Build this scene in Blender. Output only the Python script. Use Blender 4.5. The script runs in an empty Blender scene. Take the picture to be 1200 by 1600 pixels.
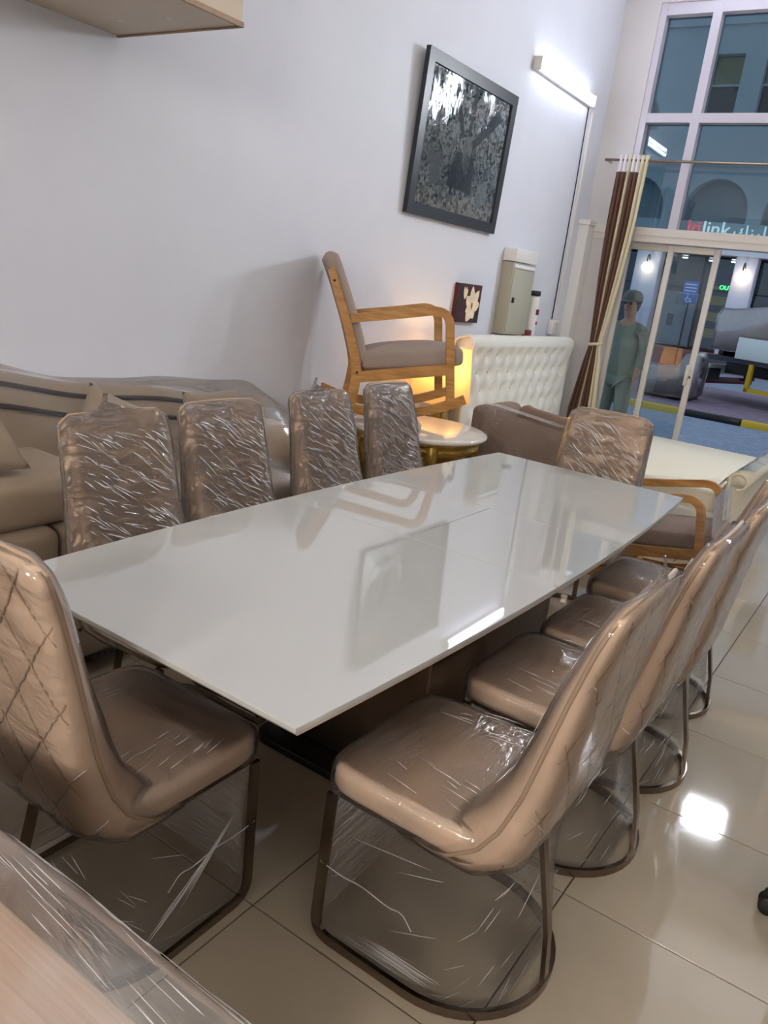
import bpy, bmesh, math, random
from mathutils import Vector, Matrix
random.seed(7)
R = math.radians
PI = math.pi
sc = bpy.context.scene
col = sc.collection

# ------------------------------------------------------------------ camera
yaw, pitch, roll = R(-32.609), R(16.477), R(7.262)
Fv = Vector((math.sin(yaw)*math.cos(pitch), math.cos(yaw)*math.cos(pitch), -math.sin(pitch)))
R0 = Vector((math.cos(yaw), -math.sin(yaw), 0)); U0 = R0.cross(Fv)
Rv = math.cos(roll)*R0 + math.sin(roll)*U0
Uv = -math.sin(roll)*R0 + math.cos(roll)*U0
cd = bpy.data.cameras.new('camera'); cam = bpy.data.objects.new('camera', cd); col.objects.link(cam)
cam.matrix_world = Matrix(((Rv.x, Uv.x, -Fv.x, 0), (Rv.y, Uv.y, -Fv.y, 0), (Rv.z, Uv.z, -Fv.z, 1.56), (0, 0, 0, 1)))
cd.sensor_fit = 'VERTICAL'; cd.sensor_height = 36; cd.lens = 36*1234.58/1600; cd.clip_start = .03; cd.clip_end = 300
sc.camera = cam

# ------------------------------------------------------------------ world (dusk sky) and exposure
w = bpy.data.worlds.new('dusk'); sc.world = w; w.use_nodes = True
bg = w.node_tree.nodes['Background']; bg.inputs[0].default_value = (.40, .51, .68, 1); bg.inputs[1].default_value = 1.35
vs = sc.view_settings
vs.view_transform = 'Standard'; vs.look = 'None'; vs.gamma = 1; vs.use_curve_mapping = False; vs.exposure = 0.08

TUBE_COOL = 178.0      # radiance of the floodlights on the window frame
TUBE_WARM = 30.0
LAMP_W = 5.0

# ------------------------------------------------------------------ materials
MATS = {}
def lin(c):
    f = lambda v: v/12.92 if v <= .04045 else ((v+.055)/1.055)**2.4
    return tuple(f(v/255) for v in c)
def nmat(name):
    m = bpy.data.materials.new(name); m.use_nodes = True; MATS[name] = m
    nt = m.node_tree
    return m, nt, nt.nodes['Principled BSDF']
def N(nt, t, **kw):
    n = nt.nodes.new(t)
    for k, v in kw.items():
        if k.startswith('i_'): n.inputs[k[2:].replace('_', ' ')].default_value = v
        elif k.startswith('n'): n.inputs[int(k[1:])].default_value = v
        else: setattr(n, k, v)
    return n
def objco(nt, scale=(1, 1, 1), rot=(0, 0, 0)):
    tc = N(nt, 'ShaderNodeTexCoord'); mp = N(nt, 'ShaderNodeMapping')
    mp.inputs['Scale'].default_value = scale; mp.inputs['Rotation'].default_value = rot
    nt.links.new(tc.outputs['Object'], mp.inputs['Vector'])
    return mp.outputs['Vector']
def plain(name, c, rough=.5, metal=0, noise=0, nscale=8, bump=0, bscale=60, coat=0, spec=.5, sheen=0, stretch=(1, 1, 1), dist=.01):
    m, nt, p = nmat(name)
    p.inputs['Base Color'].default_value = (*c, 1); p.inputs['Roughness'].default_value = rough
    p.inputs['Metallic'].default_value = metal; p.inputs['Coat Weight'].default_value = coat
    p.inputs['Coat Roughness'].default_value = .03
    p.inputs['Specular IOR Level'].default_value = spec
    if sheen:
        p.inputs['Sheen Weight'].default_value = sheen; p.inputs['Sheen Roughness'].default_value = .4
    if noise:
        v = objco(nt, stretch)
        n = N(nt, 'ShaderNodeTexNoise', i_Scale=nscale, i_Detail=5.0, i_Roughness=.6); nt.links.new(v, n.inputs['Vector'])
        mx = N(nt, 'ShaderNodeMixRGB', blend_type='MULTIPLY'); mx.inputs[0].default_value = 1
        mr = N(nt, 'ShaderNodeMapRange'); mr.inputs[1].default_value = .3; mr.inputs[2].default_value = .7
        mr.inputs[3].default_value = 1-noise; mr.inputs[4].default_value = 1+noise
        nt.links.new(n.outputs['Fac'], mr.inputs[0])
        mx.inputs[1].default_value = (*c, 1); nt.links.new(mr.outputs[0], mx.inputs[2])
        nt.links.new(mx.outputs[0], p.inputs['Base Color'])
    if bump:
        v = objco(nt, stretch)
        n = N(nt, 'ShaderNodeTexNoise', i_Scale=bscale, i_Detail=4.0); nt.links.new(v, n.inputs['Vector'])
        b = N(nt, 'ShaderNodeBump', i_Strength=bump, i_Distance=dist); nt.links.new(n.outputs['Fac'], b.inputs['Height'])
        nt.links.new(b.outputs['Normal'], p.inputs['Normal'])
    return m
def emit(name, c, s):
    m, nt, p = nmat(name)
    p.inputs['Base Color'].default_value = (*c, 1); p.inputs['Emission Color'].default_value = (*c, 1); p.inputs['Emission Strength'].default_value = s
    return m
def wood(name, c1, c2, axis=(1, 8, 8), rough=.4, scale=4):
    m, nt, p = nmat(name)
    v = objco(nt, axis)
    n = N(nt, 'ShaderNodeTexNoise', i_Scale=scale, i_Detail=6.0, i_Roughness=.65); nt.links.new(v, n.inputs['Vector'])
    cr = N(nt, 'ShaderNodeValToRGB'); cr.color_ramp.elements[0].position = .32; cr.color_ramp.elements[1].position = .68
    cr.color_ramp.elements[0].color = (*c1, 1); cr.color_ramp.elements[1].color = (*c2, 1)
    nt.links.new(n.outputs['Fac'], cr.inputs[0]); nt.links.new(cr.outputs[0], p.inputs['Base Color'])
    p.inputs['Roughness'].default_value = rough
    b = N(nt, 'ShaderNodeBump', i_Strength=.15, i_Distance=.003); nt.links.new(n.outputs['Fac'], b.inputs['Height']); nt.links.new(b.outputs['Normal'], p.inputs['Normal'])
    return m
def film(name, stretch, scale, haze=.05, bump=.9, rot=(0, 0, 0), rough=.13, dist=.012, gain=1.0, tint=(.97, .97, .97)):
    """clear stretch film: mostly see-through, mirror-like in the creases, slightly milky"""
    m = bpy.data.materials.new(name); m.use_nodes = True; MATS[name] = m
    nt = m.node_tree; nt.nodes.clear()
    out = N(nt, 'ShaderNodeOutputMaterial')
    v = objco(nt, stretch, rot)
    n1 = N(nt, 'ShaderNodeTexNoise', i_Scale=scale, i_Detail=5.0, i_Roughness=.62, i_Distortion=.5); nt.links.new(v, n1.inputs['Vector'])
    v2 = objco(nt)
    n2 = N(nt, 'ShaderNodeTexNoise', i_Scale=5.0, i_Detail=2.0); nt.links.new(v2, n2.inputs['Vector'])
    mr = N(nt, 'ShaderNodeMapRange'); mr.inputs[1].default_value = .38; mr.inputs[2].default_value = .62; mr.inputs[3].default_value = .15; mr.inputs[4].default_value = 1
    nt.links.new(n2.outputs['Fac'], mr.inputs[0])
    r1 = N(nt, 'ShaderNodeMath', operation='SUBTRACT'); nt.links.new(n1.outputs['Fac'], r1.inputs[0]); r1.inputs[1].default_value = .5
    r2 = N(nt, 'ShaderNodeMath', operation='ABSOLUTE'); nt.links.new(r1.outputs[0], r2.inputs[0])
    r3 = N(nt, 'ShaderNodeMath', operation='MULTIPLY_ADD'); nt.links.new(r2.outputs[0], r3.inputs[0]); r3.inputs[1].default_value = -5.0; r3.inputs[2].default_value = 1.0
    r4 = N(nt, 'ShaderNodeMath', operation='MAXIMUM'); nt.links.new(r3.outputs[0], r4.inputs[0]); r4.inputs[1].default_value = 0
    r5 = N(nt, 'ShaderNodeMath', operation='POWER'); nt.links.new(r4.outputs[0], r5.inputs[0]); r5.inputs[1].default_value = 2.5
    ht = N(nt, 'ShaderNodeMath', operation='MULTIPLY'); nt.links.new(r5.outputs[0], ht.inputs[0]); nt.links.new(mr.outputs[0], ht.inputs[1])
    b = N(nt, 'ShaderNodeBump', i_Strength=bump, i_Distance=dist); nt.links.new(ht.outputs[0], b.inputs['Height'])
    fr = N(nt, 'ShaderNodeFresnel', i_IOR=1.5); nt.links.new(b.outputs['Normal'], fr.inputs['Normal'])
    g = N(nt, 'ShaderNodeMath', operation='MULTIPLY', use_clamp=True); nt.links.new(fr.outputs[0], g.inputs[0]); g.inputs[1].default_value = 1.25*gain
    tr = N(nt, 'ShaderNodeBsdfTransparent'); tr.inputs[0].default_value = (*tint, 1)
    gl = N(nt, 'ShaderNodeBsdfGlossy'); gl.inputs['Color'].default_value = (1, 1, 1, 1); gl.inputs['Roughness'].default_value = rough
    nt.links.new(b.outputs['Normal'], gl.inputs['Normal'])
    df = N(nt, 'ShaderNodeBsdfDiffuse'); df.inputs[0].default_value = (.85, .85, .85, 1)
    m1 = N(nt, 'ShaderNodeMixShader'); hz = N(nt, 'ShaderNodeMath', operation='MULTIPLY'); nt.links.new(mr.outputs[0], hz.inputs[0]); hz.inputs[1].default_value = haze
    nt.links.new(hz.outputs[0], m1.inputs[0]); nt.links.new(tr.outputs[0], m1.inputs[1]); nt.links.new(df.outputs[0], m1.inputs[2])
    m2 = N(nt, 'ShaderNodeMixShader'); nt.links.new(g.outputs[0], m2.inputs[0]); nt.links.new(m1.outputs[0], m2.inputs[1]); nt.links.new(gl.outputs[0], m2.inputs[2])
    nt.links.new(m2.outputs[0], out.inputs[0])
    return m
def glass(name, tint, gain=1.0, ior=1.5):
    m = bpy.data.materials.new(name); m.use_nodes = True; MATS[name] = m
    nt = m.node_tree; nt.nodes.clear()
    out = N(nt, 'ShaderNodeOutputMaterial'); fr = N(nt, 'ShaderNodeFresnel', i_IOR=ior)
    g = N(nt, 'ShaderNodeMath', operation='MULTIPLY', use_clamp=True); nt.links.new(fr.outputs[0], g.inputs[0]); g.inputs[1].default_value = gain
    tr = N(nt, 'ShaderNodeBsdfTransparent'); tr.inputs[0].default_value = (*tint, 1)
    gl = N(nt, 'ShaderNodeBsdfGlossy'); gl.inputs['Roughness'].default_value = .01
    mx = N(nt, 'ShaderNodeMixShader'); nt.links.new(g.outputs[0], mx.inputs[0]); nt.links.new(tr.outputs[0], mx.inputs[1]); nt.links.new(gl.outputs[0], mx.inputs[2])
    nt.links.new(mx.outputs[0], out.inputs[0])
    return m

plain('wall', lin((216, 219, 228)), .55, noise=.02, nscale=3, bump=.12, bscale=25, dist=.004)
plain('wall_warm', lin((206, 202, 200)), .6, noise=.03, nscale=3)
plain('ceiling', lin((225, 223, 220)), .7)
plain('soffit', lin((196, 182, 162)), .45, noise=.05, nscale=5)
plain('soffit_edge', lin((150, 125, 100)), .5, noise=.3, nscale=9)
plain('tile', lin((166, 154, 136)), .05, noise=.06, nscale=2.2, bump=.02, bscale=14, spec=.6)
plain('grout', lin((70, 60, 50)), .8)
plain('table_glass', lin((186, 187, 184)), .025)
MATS['table_glass'].node_tree.nodes['Principled BSDF'].inputs['IOR'].default_value = 2.1
plain('table_edge', lin((214, 200, 192)), .2)
plain('bronze', lin((120, 100, 84)), .32, metal=.9, noise=.12, nscale=5, bump=.05, bscale=90, stretch=(1, 1, .05))
plain('black_metal', lin((30, 29, 28)), .3, metal=.4)
plain('steel', lin((132, 120, 108)), .22, metal=1, noise=.08, nscale=14)
plain('taupe', lin((190, 166, 144)), .75, noise=.10, nscale=7, bump=.25, bscale=220, sheen=.35, dist=.002)
plain('taupe_piping', lin((164, 140, 116)), .7, sheen=.3)
plain('sofa', lin((190, 170, 146)), .8, noise=.06, nscale=6, bump=.3, bscale=300, sheen=.2, dist=.002)
plain('pillow', lin((172, 152, 128)), .8, noise=.06, nscale=6, bump=.3, bscale=300, sheen=.2, dist=.002)
plain('nail', lin((52, 38, 30)), .35, metal=.5)
plain('rocker_fabric', lin((152, 136, 126)), .85, noise=.10, nscale=120, bump=.4, bscale=400, dist=.002)
plain('armchair_fabric', lin((128, 108, 94)), .8, noise=.08, nscale=60, bump=.3, bscale=300, dist=.002)
wood('oak', lin((150, 103, 52)), lin((196, 146, 84)), (9, 1.2, 9), .38)
wood('pale_wood', lin((198, 168, 146)), lin((226, 202, 182)), (.7, 26, 26), .45, 3)
plain('gold', lin((172, 140, 66)), .3, metal=.85, noise=.25, nscale=20)
plain('marble', lin((214, 206, 194)), .06, noise=.06, nscale=4)
plain('white_leather', lin((226, 224, 214)), .42, bump=.12, bscale=120, dist=.002)
plain('cream_mattress', lin((224, 217, 194)), .6, bump=.25, bscale=30, dist=.004)
plain('white_paint', lin((226, 224, 220)), .4)
plain('frame_white', lin((214, 208, 200)), .35)
plain('frame_lilac', lin((200, 196, 206)), .3)
plain('rod', lin((176, 160, 140)), .25, metal=.9)
plain('curtain_brown', lin((92, 60, 42)), .7, noise=.12, nscale=30, sheen=.3, stretch=(6, 6, .3))
plain('curtain_cream', lin((214, 204, 172)), .7)
plain('curtain_white', lin((226, 222, 226)), .65)
plain('cabinet', lin((172, 170, 152)), .4)
plain('cabinet_side', lin((168, 162, 142)), .4)
plain('dark', lin((28, 26, 26)), .4)
plain('rubber', lin((14, 14, 14)), .5)
plain('frame_black', lin((34, 38, 44)), .35)
plain('canvas_red', lin((72, 14, 20)), .6, noise=.3, nscale=16)
plain('petal', lin((236, 220, 186)), .6, noise=.16, nscale=30)
plain('petal_heart', lin((170, 96, 48)), .6)
plain('canvas_dark', lin((34, 26, 26)), .6)
plain('red', lin((190, 36, 44)), .4)
plain('maroon', lin((110, 22, 26)), .4)
plain('yellow', lin((206, 168, 24)), .5)
plain('blue_sign', lin((28, 108, 190)), .4)
plain('white_print', lin((232, 236, 240)), .5)
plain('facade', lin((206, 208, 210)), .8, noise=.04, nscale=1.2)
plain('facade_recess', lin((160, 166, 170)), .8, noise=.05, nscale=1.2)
plain('facade_window', lin((46, 56, 70)), .15)
plain('blind', lin((150, 146, 112)), .7)
plain('shop_dark', lin((30, 33, 40)), .3)
plain('shop_glass', lin((24, 28, 36)), .05)
plain('pillar', lin((214, 212, 220)), .7)
plain('truck_white', lin((206, 214, 208)), .35)
plain('truck_dark', lin((44, 44, 52)), .5)
plain('lens_red', lin((150, 30, 34)), .2)
plain('skin', lin((196, 142, 116)), .55)
plain('olive', lin((140, 142, 122)), .8)
plain('cap', lin((118, 116, 104)), .8)
plain('hair', lin((30, 24, 22)), .6)
plain('grey_sofa', lin((206, 196, 190)), .7)
plain('plinth_red', lin((150, 96, 92)), .8)
emit('flood', (.88, .92, 1.0), TUBE_COOL)
emit('tube_warm', (1.0, .98, .96), TUBE_WARM)
emit('led_warm', (1.0, .92, .85), 84)
emit('tube_wall', (.80, .84, 1.0), 18)
emit('globe', (1.0, .82, .60), 9)
emit('bulb', (1.0, .62, .25), 14)
emit('neon_red', (1.0, .10, .10), 1.6)
emit('neon_white', (.85, .95, 1.0), 1.3)
emit('neon_green', (.05, .9, .25), 2.0)
emit('downlight', (.9, .95, 1.0), 6)
glass('pane_tinted', (.50, .60, .62), 1.5)
glass('pane', (.80, .86, .88), 1.3)
glass('picture_glass', (1, 1, 1), 1.6)
film('film_back', (1.2, 4.5, 4.5), 5.0, .03, .8, rot=(0, R(35), 0), rough=.09, dist=.02)
film('film_seat', (.8, 3.5, 1), 5, .06, .35, rot=(0, 0, R(30)), rough=.12, dist=.012, gain=.75)
film('film_skirt', (.8, .8, 9), 4, .02, .35, rot=(R(25), R(20), 0), rough=.10, dist=.012, gain=.6)
film('film_sofa', (4, .5, 9), 3, .02, .25, rough=.10, dist=.012, gain=.55)
film('film_board', (.8, 6, 6), 2.5, .25, .18, rough=.12, dist=.015, gain=.6)
film('film_far', (1.2, 2, 2), 2.5, .06, .35, rough=.12, dist=.015)
film('film_picture', (1, 5, 1.0), 2.5, .01, .2, rough=.04, dist=.006)
film('film_clear', (1.2, 3.5, 3.5), 3.5, .015, .16, rot=(0, R(35), 0), rough=.08, dist=.012, gain=.7)
def crease_mat(name):
    m = bpy.data.materials.new(name); m.use_nodes = True; MATS[name] = m
    nt = m.node_tree; nt.nodes.clear(); out = N(nt, 'ShaderNodeOutputMaterial')
    tr = N(nt, 'ShaderNodeBsdfTransparent'); gl = N(nt, 'ShaderNodeBsdfGlossy'); gl.inputs['Roughness'].default_value = .2
    df = N(nt, 'ShaderNodeBsdfDiffuse'); df.inputs[0].default_value = (.9, .9, .92, 1)
    a = N(nt, 'ShaderNodeMixShader'); a.inputs[0].default_value = .45; nt.links.new(df.outputs[0], a.inputs[1]); nt.links.new(gl.outputs[0], a.inputs[2])
    b = N(nt, 'ShaderNodeMixShader'); b.inputs[0].default_value = .85; nt.links.new(tr.outputs[0], b.inputs[1]); nt.links.new(a.outputs[0], b.inputs[2]); nt.links.new(b.outputs[0], out.inputs[0])
crease_mat('film_fold')
# velvet-like translucent lamp shade
m, nt, p = nmat('shade')
nt.nodes.remove(p); o_ = nt.nodes['Material Output']
a_ = N(nt, 'ShaderNodeBsdfTranslucent'); a_.inputs[0].default_value = (.95, .72, .36, 1)
b_ = N(nt, 'ShaderNodeBsdfDiffuse'); b_.inputs[0].default_value = (.9, .72, .42, 1)
c_ = N(nt, 'ShaderNodeMixShader'); c_.inputs[0].default_value = .45
nt.links.new(a_.outputs[0], c_.inputs[1]); nt.links.new(b_.outputs[0], c_.inputs[2]); nt.links.new(c_.outputs[0], o_.inputs[0])
# city print: black and white blocks and avenues
m, nt, p = nmat('city_print')
v = objco(nt)
vo = N(nt, 'ShaderNodeTexVoronoi', i_Scale=42.0, distance='MANHATTAN'); nt.links.new(v, vo.inputs['Vector'])
n2 = N(nt, 'ShaderNodeTexNoise', i_Scale=3.2, i_Detail=8.0, i_Roughness=.7); nt.links.new(v, n2.inputs['Vector'])
n3 = N(nt, 'ShaderNodeTexNoise', i_Scale=60.0, i_Detail=3.0); nt.links.new(v, n3.inputs['Vector'])
sx = N(nt, 'ShaderNodeSeparateColor'); nt.links.new(vo.outputs['Color'], sx.inputs[0])
m1 = N(nt, 'ShaderNodeMath', operation='MULTIPLY'); nt.links.new(sx.outputs[0], m1.inputs[0]); nt.links.new(n2.outputs['Fac'], m1.inputs[1])
m2 = N(nt, 'ShaderNodeMath', operation='MULTIPLY'); nt.links.new(m1.outputs[0], m2.inputs[0]); nt.links.new(n3.outputs['Fac'], m2.inputs[1])
cr = N(nt, 'ShaderNodeValToRGB'); cr.color_ramp.elements[0].position = .0; cr.color_ramp.elements[1].position = .24
cr.color_ramp.elements[0].color = (.03, .04, .045, 1); cr.color_ramp.elements[1].color = (.60, .66, .68, 1)
nt.links.new(m2.outputs[0], cr.inputs[0]); nt.links.new(cr.outputs[0], p.inputs['Base Color']); p.inputs['Roughness'].default_value = .25
# paving
def paving(name, c1, c2, cm, s, rough=.7):
    m, nt, p = nmat(name)
    v = objco(nt, (s, s, s))
    b = N(nt, 'ShaderNodeTexBrick'); nt.links.new(v, b.inputs['Vector'])
    b.inputs['Color1'].default_value = (*c1, 1); b.inputs['Color2'].default_value = (*c2, 1); b.inputs['Mortar'].default_value = (*cm, 1)
    b.inputs['Scale'].default_value = 1; b.inputs['Mortar Size'].default_value = .02
    nt.links.new(b.outputs['Color'], p.inputs['Base Color']); p.inputs['Roughness'].default_value = rough
paving('cobble', lin((150, 160, 176)), lin((128, 138, 152)), lin((92, 98, 108)), 4)
paving('brick_paving', lin((150, 128, 140)), lin((128, 104, 116)), lin((90, 78, 88)), 4)

# ------------------------------------------------------------------ mesh helpers
class MB:
    def __init__(s): s.v = []; s.f = []; s.sm = []
    def add(s, vs, fs, smooth=False):
        o = len(s.v); s.v += [tuple(x) for x in vs]; s.f += [tuple(i+o for i in f) for f in fs]; s.sm += [smooth]*len(fs); return s
    def box(s, c, d, mat=None):
        x, y, z = d[0]/2, d[1]/2, d[2]/2
        vs = [Vector((i*x, j*y, k*z)) for i in (-1, 1) for j in (-1, 1) for k in (-1, 1)]
        if mat: vs = [mat @ q for q in vs]
        vs = [q+Vector(c) for q in vs]
        return s.add(vs, [(0, 1, 3, 2), (4, 6, 7, 5), (0, 4, 5, 1), (2, 3, 7, 6), (0, 2, 6, 4), (1, 5, 7, 3)])
    def bx(s, x0, x1, y0, y1, z0, z1): return s.box(((x0+x1)/2, (y0+y1)/2, (z0+z1)/2), (x1-x0, y1-y0, z1-z0))
    def rbox(s, c, d, r=.01, seg=3, mat=None, smooth=True):
        bm = bmesh.new(); bmesh.ops.create_cube(bm, size=1)
        for q in bm.verts: q.co = Vector((q.co.x*d[0], q.co.y*d[1], q.co.z*d[2]))
        bmesh.ops.bevel(bm, geom=bm.edges[:], offset=min(r, min(d)*.49), segments=seg, profile=.5, affect='EDGES')
        bm.verts.index_update()
        vs = [(mat @ q.co if mat else q.co)+Vector(c) for q in bm.verts]; fs = [[q.index for q in f.verts] for f in bm.faces]
        bm.free(); return s.add(vs, fs, smooth)
    def tube(s, path, prof, closed=False, cap=True, up=None, smooth=True, taper=None):
        """sweep a 2-D profile (or a radius) along path"""
        if isinstance(prof, (int, float)):
            n = 10; prof = [(prof*math.cos(2*PI*i/n), prof*math.sin(2*PI*i/n)) for i in range(n)]
        P = [Vector(q) for q in path]; n = len(P); k = len(prof); vs = []
        T = []
        for i in range(n):
            a = P[(i-1) % n] if (closed or i > 0) else P[0]; b = P[(i+1) % n] if (closed or i < n-1) else P[-1]
            T.append((b-a).normalized())
        nx = None
        for i in range(n):
            if up is not None:
                nx = (Vector(up)-T[i]*T[i].dot(Vector(up))).normalized()
            elif nx is None:
                h = Vector((0, 0, 1)) if abs(T[0].z) < .9 else Vector((0, 1, 0)); nx = (h-T[0]*T[0].dot(h)).normalized()
            else: nx = (nx-T[i]*T[i].dot(nx)).normalized()
            by = T[i].cross(nx); g = taper[i] if taper else 1
            for a, b in prof: vs.append(P[i]+nx*a*g+by*b*g)
        fs = []
        for i in range(n if closed else n-1):
            j = (i+1) % n
            for q in range(k): fs.append((i*k+q, i*k+(q+1) % k, j*k+(q+1) % k, j*k+q))
        if cap and not closed: fs += [tuple(range(k))[::-1], tuple((n-1)*k+q for q in range(k))]
        return s.add(vs, fs, smooth)
    def rings(s, rings, cap0=True, cap1=True, smooth=True, closed=True):
        k = len(rings[0]); vs = [q for r in rings for q in r]; fs = []
        for i in range(len(rings)-1):
            for q in range(k if closed else k-1): fs.append((i*k+q, i*k+(q+1) % k, (i+1)*k+(q+1) % k, (i+1)*k+q))
        if cap0: fs.append(tuple(range(k))[::-1])
        if cap1: fs.append(tuple((len(rings)-1)*k+q for q in range(k)))
        return s.add(vs, fs, smooth)
    def lathe(s, prof, c=(0, 0, 0), n=24, sx=1, sy=1, smooth=True):
        return s.rings([[(c[0]+r*sx*math.cos(2*PI*i/n), c[1]+r*sy*math.sin(2*PI*i/n), c[2]+z) for i in range(n)] for r, z in prof], smooth=smooth)
    def slab(s, outline, z0, z1, r=.01, dome=0, smooth=True, seg=4, mat=None):
        """flat cushion from an outline (list of x,y): rounded rim, optional crown"""
        cx = sum(p[0] for p in outline)/len(outline); cy = sum(p[1] for p in outline)/len(outline)
        def ring(ins, z):
            o = []
            for x, y in outline:
                dx, dy = x-cx, y-cy; L = math.hypot(dx, dy) or 1; t = max(0, (L-ins)/L)
                o.append(Vector((cx+dx*t, cy+dy*t, z)))
            return o
        rg = []
        for i in range(seg+1):
            a = PI/2*i/seg; rg.append(ring(r*(1-math.sin(a)), z0+r*(1-math.cos(a))))
        for i in range(seg+1):
            a = PI/2*i/seg; rg.append(ring(r*(1-math.cos(a)), z1-r*(1-math.sin(a))))
        if dome:
            for t in (.3, .55, .8, .97):
                rg.append([Vector((cx+(q.x-cx)*(1-t), cy+(q.y-cy)*(1-t), z1+dome*(1-(1-t)**2))) for q in ring(r, z1)])
        if mat: rg = [[mat @ q for q in g] for g in rg]
        return s.rings(rg, smooth=smooth)
    def sheet(s, fn, nu, nv, smooth=True):
        vs = [fn(i/nu, j/nv) for j in range(nv+1) for i in range(nu+1)]
        fs = [(j*(nu+1)+i, j*(nu+1)+i+1, (j+1)*(nu+1)+i+1, (j+1)*(nu+1)+i) for j in range(nv) for i in range(nu)]
        return s.add(vs, fs, smooth)
    def plate(s, outer, holes, z0, z1, M=None):
        """flat plate in local XY with holes, given thickness, then transformed"""
        bm = bmesh.new(); es = []
        for lp in [outer]+holes:
            vv = [bm.verts.new((x, y, z0)) for x, y in lp]
            es += [bm.edges.new((vv[i], vv[(i+1) % len(vv)])) for i in range(len(vv))]
        bmesh.ops.triangle_fill(bm, use_beauty=True, use_dissolve=False, edges=es)
        g = bmesh.ops.extrude_face_region(bm, geom=bm.faces[:])
        for q in g['geom']:
            if isinstance(q, bmesh.types.BMVert): q.co.z = z1
        bmesh.ops.recalc_face_normals(bm, faces=bm.faces[:])
        bm.verts.index_update()
        vs = [(M @ q.co) if M else q.co.copy() for q in bm.verts]; fs = [[q.index for q in f.verts] for f in bm.faces]; bm.free()
        return s.add(vs, fs)
    def xf(s, M): s.v = [tuple(M @ Vector(q)) for q in s.v]; return s
    def build(s, name, mat, parent=None):
        me = bpy.data.meshes.new(name); me.from_pydata(s.v, [], s.f); me.update()
        me.polygons.foreach_set('use_smooth', s.sm)
        bm = bmesh.new(); bm.from_mesh(me); bmesh.ops.recalc_face_normals(bm, faces=bm.faces[:]); bm.to_mesh(me); bm.free()
        me.materials.append(MATS[mat])
        o = bpy.data.objects.new(name, me); col.objects.link(o)
        if parent: o.parent = parent
        return o
def fillet(pts, r, seg=6):
    P = [Vector(p) for p in pts]; out = [P[0]]
    for i in range(1, len(P)-1):
        a = (P[i-1]-P[i]); b = (P[i+1]-P[i]); rr = min(r, a.length*.49, b.length*.49); a.normalize(); b.normalize()
        p0, p1 = P[i]+a*rr, P[i]+b*rr
        for k in range(seg+1):
            t = k/seg; out.append(p0*(1-t)**2+P[i]*2*t*(1-t)+p1*t*t)
    return out+[P[-1]]
def smooth(pts, n=8):
    P = [Vector(p) for p in pts]; Q = [P[0]*2-P[1]]+P+[P[-1]*2-P[-2]]; out = []
    for i in range(1, len(Q)-2):
        for k in range(n):
            t = k/n; a, b, c, d = Q[i-1], Q[i], Q[i+1], Q[i+2]
            out.append(.5*((2*b)+(c-a)*t+(2*a-5*b+4*c-d)*t*t+(3*b-a-3*c+d)*t**3))
    return out+[P[-1]]
def rrect(x0, x1, y0, y1, r, seg=6):
    o = []
    for cx, cy, a0 in ((x1-r, y1-r, 0), (x0+r, y1-r, 90), (x0+r, y0+r, 180), (x1-r, y0+r, 270)):
        for k in range(seg+1):
            a = R(a0+90*k/seg); o.append((cx+r*math.cos(a), cy+r*math.sin(a)))
    return o
def lerp_tab(tab, t):
    n = len(tab)-1; f = min(max(t, 0), 1)*n; i = min(int(f), n-1); k = f-i
    a, b = tab[i], tab[i+1]
    return tuple(p+(q-p)*k for p, q in zip(a, b)) if isinstance(a, tuple) else a+(b-a)*k
FLAT = lambda a, b: [(-a/2, -b/2), (a/2, -b/2), (a/2, b/2), (-a/2, b/2)]

def tag(o, label, cat, group=None, kind=None):
    if label: o['label'] = label
    if cat: o['category'] = cat
    if group: o['group'] = group
    if kind: o['kind'] = kind
    return o
def struct(o, label=None):
    o['kind'] = 'structure'
    if label: o['label'] = label
    return o
def empty(name, loc, rz=0, label=None, cat=None, group=None):
    o = bpy.data.objects.new(name, None); col.objects.link(o); o.location = loc; o.rotation_euler = (0, 0, rz); o.empty_display_size = .1
    return tag(o, label, cat, group)
def copy_tree(o, parent=None):
    c = o.copy(); col.objects.link(c); c.parent = parent
    for ch in list(o.children): copy_tree(ch, c)
    return c

# ================================================================== ROOM
XW, YW, YB, XR, ZC = -3.2, 8.06, -3.4, 3.4, 4.6
# floor: each tile a piece of its own
fl = struct(MB().bx(XW-.2, XR+.2, YB-.2, YW+.25, -.12, -.004).build('floor', 'grout'), 'beige glossy tiled shop floor')
tm = None
gx, gy, T = -.4525, 1.866, .6
i0, i1 = math.floor((XW-gx)/T), math.ceil((XR-gx)/T)
j0, j1 = math.floor((YB-gy)/T), math.ceil((YW+.1-gy)/T)
for i in range(i0, i1):
    for j in range(j0, j1):
        x0, x1 = max(gx+i*T+.0022, XW), min(gx+(i+1)*T-.0022, XR); y0, y1 = max(gy+j*T+.0022, YB), min(gy+(j+1)*T-.0022, YW+.1)
        if x1-x0 < .02 or y1-y0 < .02: continue
        full = (x1-x0 > .594 and y1-y0 > .594)
        if full and tm:
            t = bpy.data.objects.new('tile', tm); col.objects.link(t)
        else:
            b = MB().slab([(-(x1-x0)/2, -(y1-y0)/2), ((x1-x0)/2, -(y1-y0)/2), ((x1-x0)/2, (y1-y0)/2), (-(x1-x0)/2, (y1-y0)/2)], -.008, 0, .0012, 0, False, 1)
            t = b.build('tile', 'tile')
            if full: tm = t.data
        t.location = ((x0+x1)/2, (y0+y1)/2, 0); t.parent = fl
struct(MB().bx(XW-.2, XW, YB-.2, YW+.3, 0, ZC).build('wall_left', 'wall'), 'long white painted wall behind the sofa')
struct(MB().bx(XR, XR+.2, YB-.2, YW+.3, 0, ZC).build('wall_right', 'wall_warm'))
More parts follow.
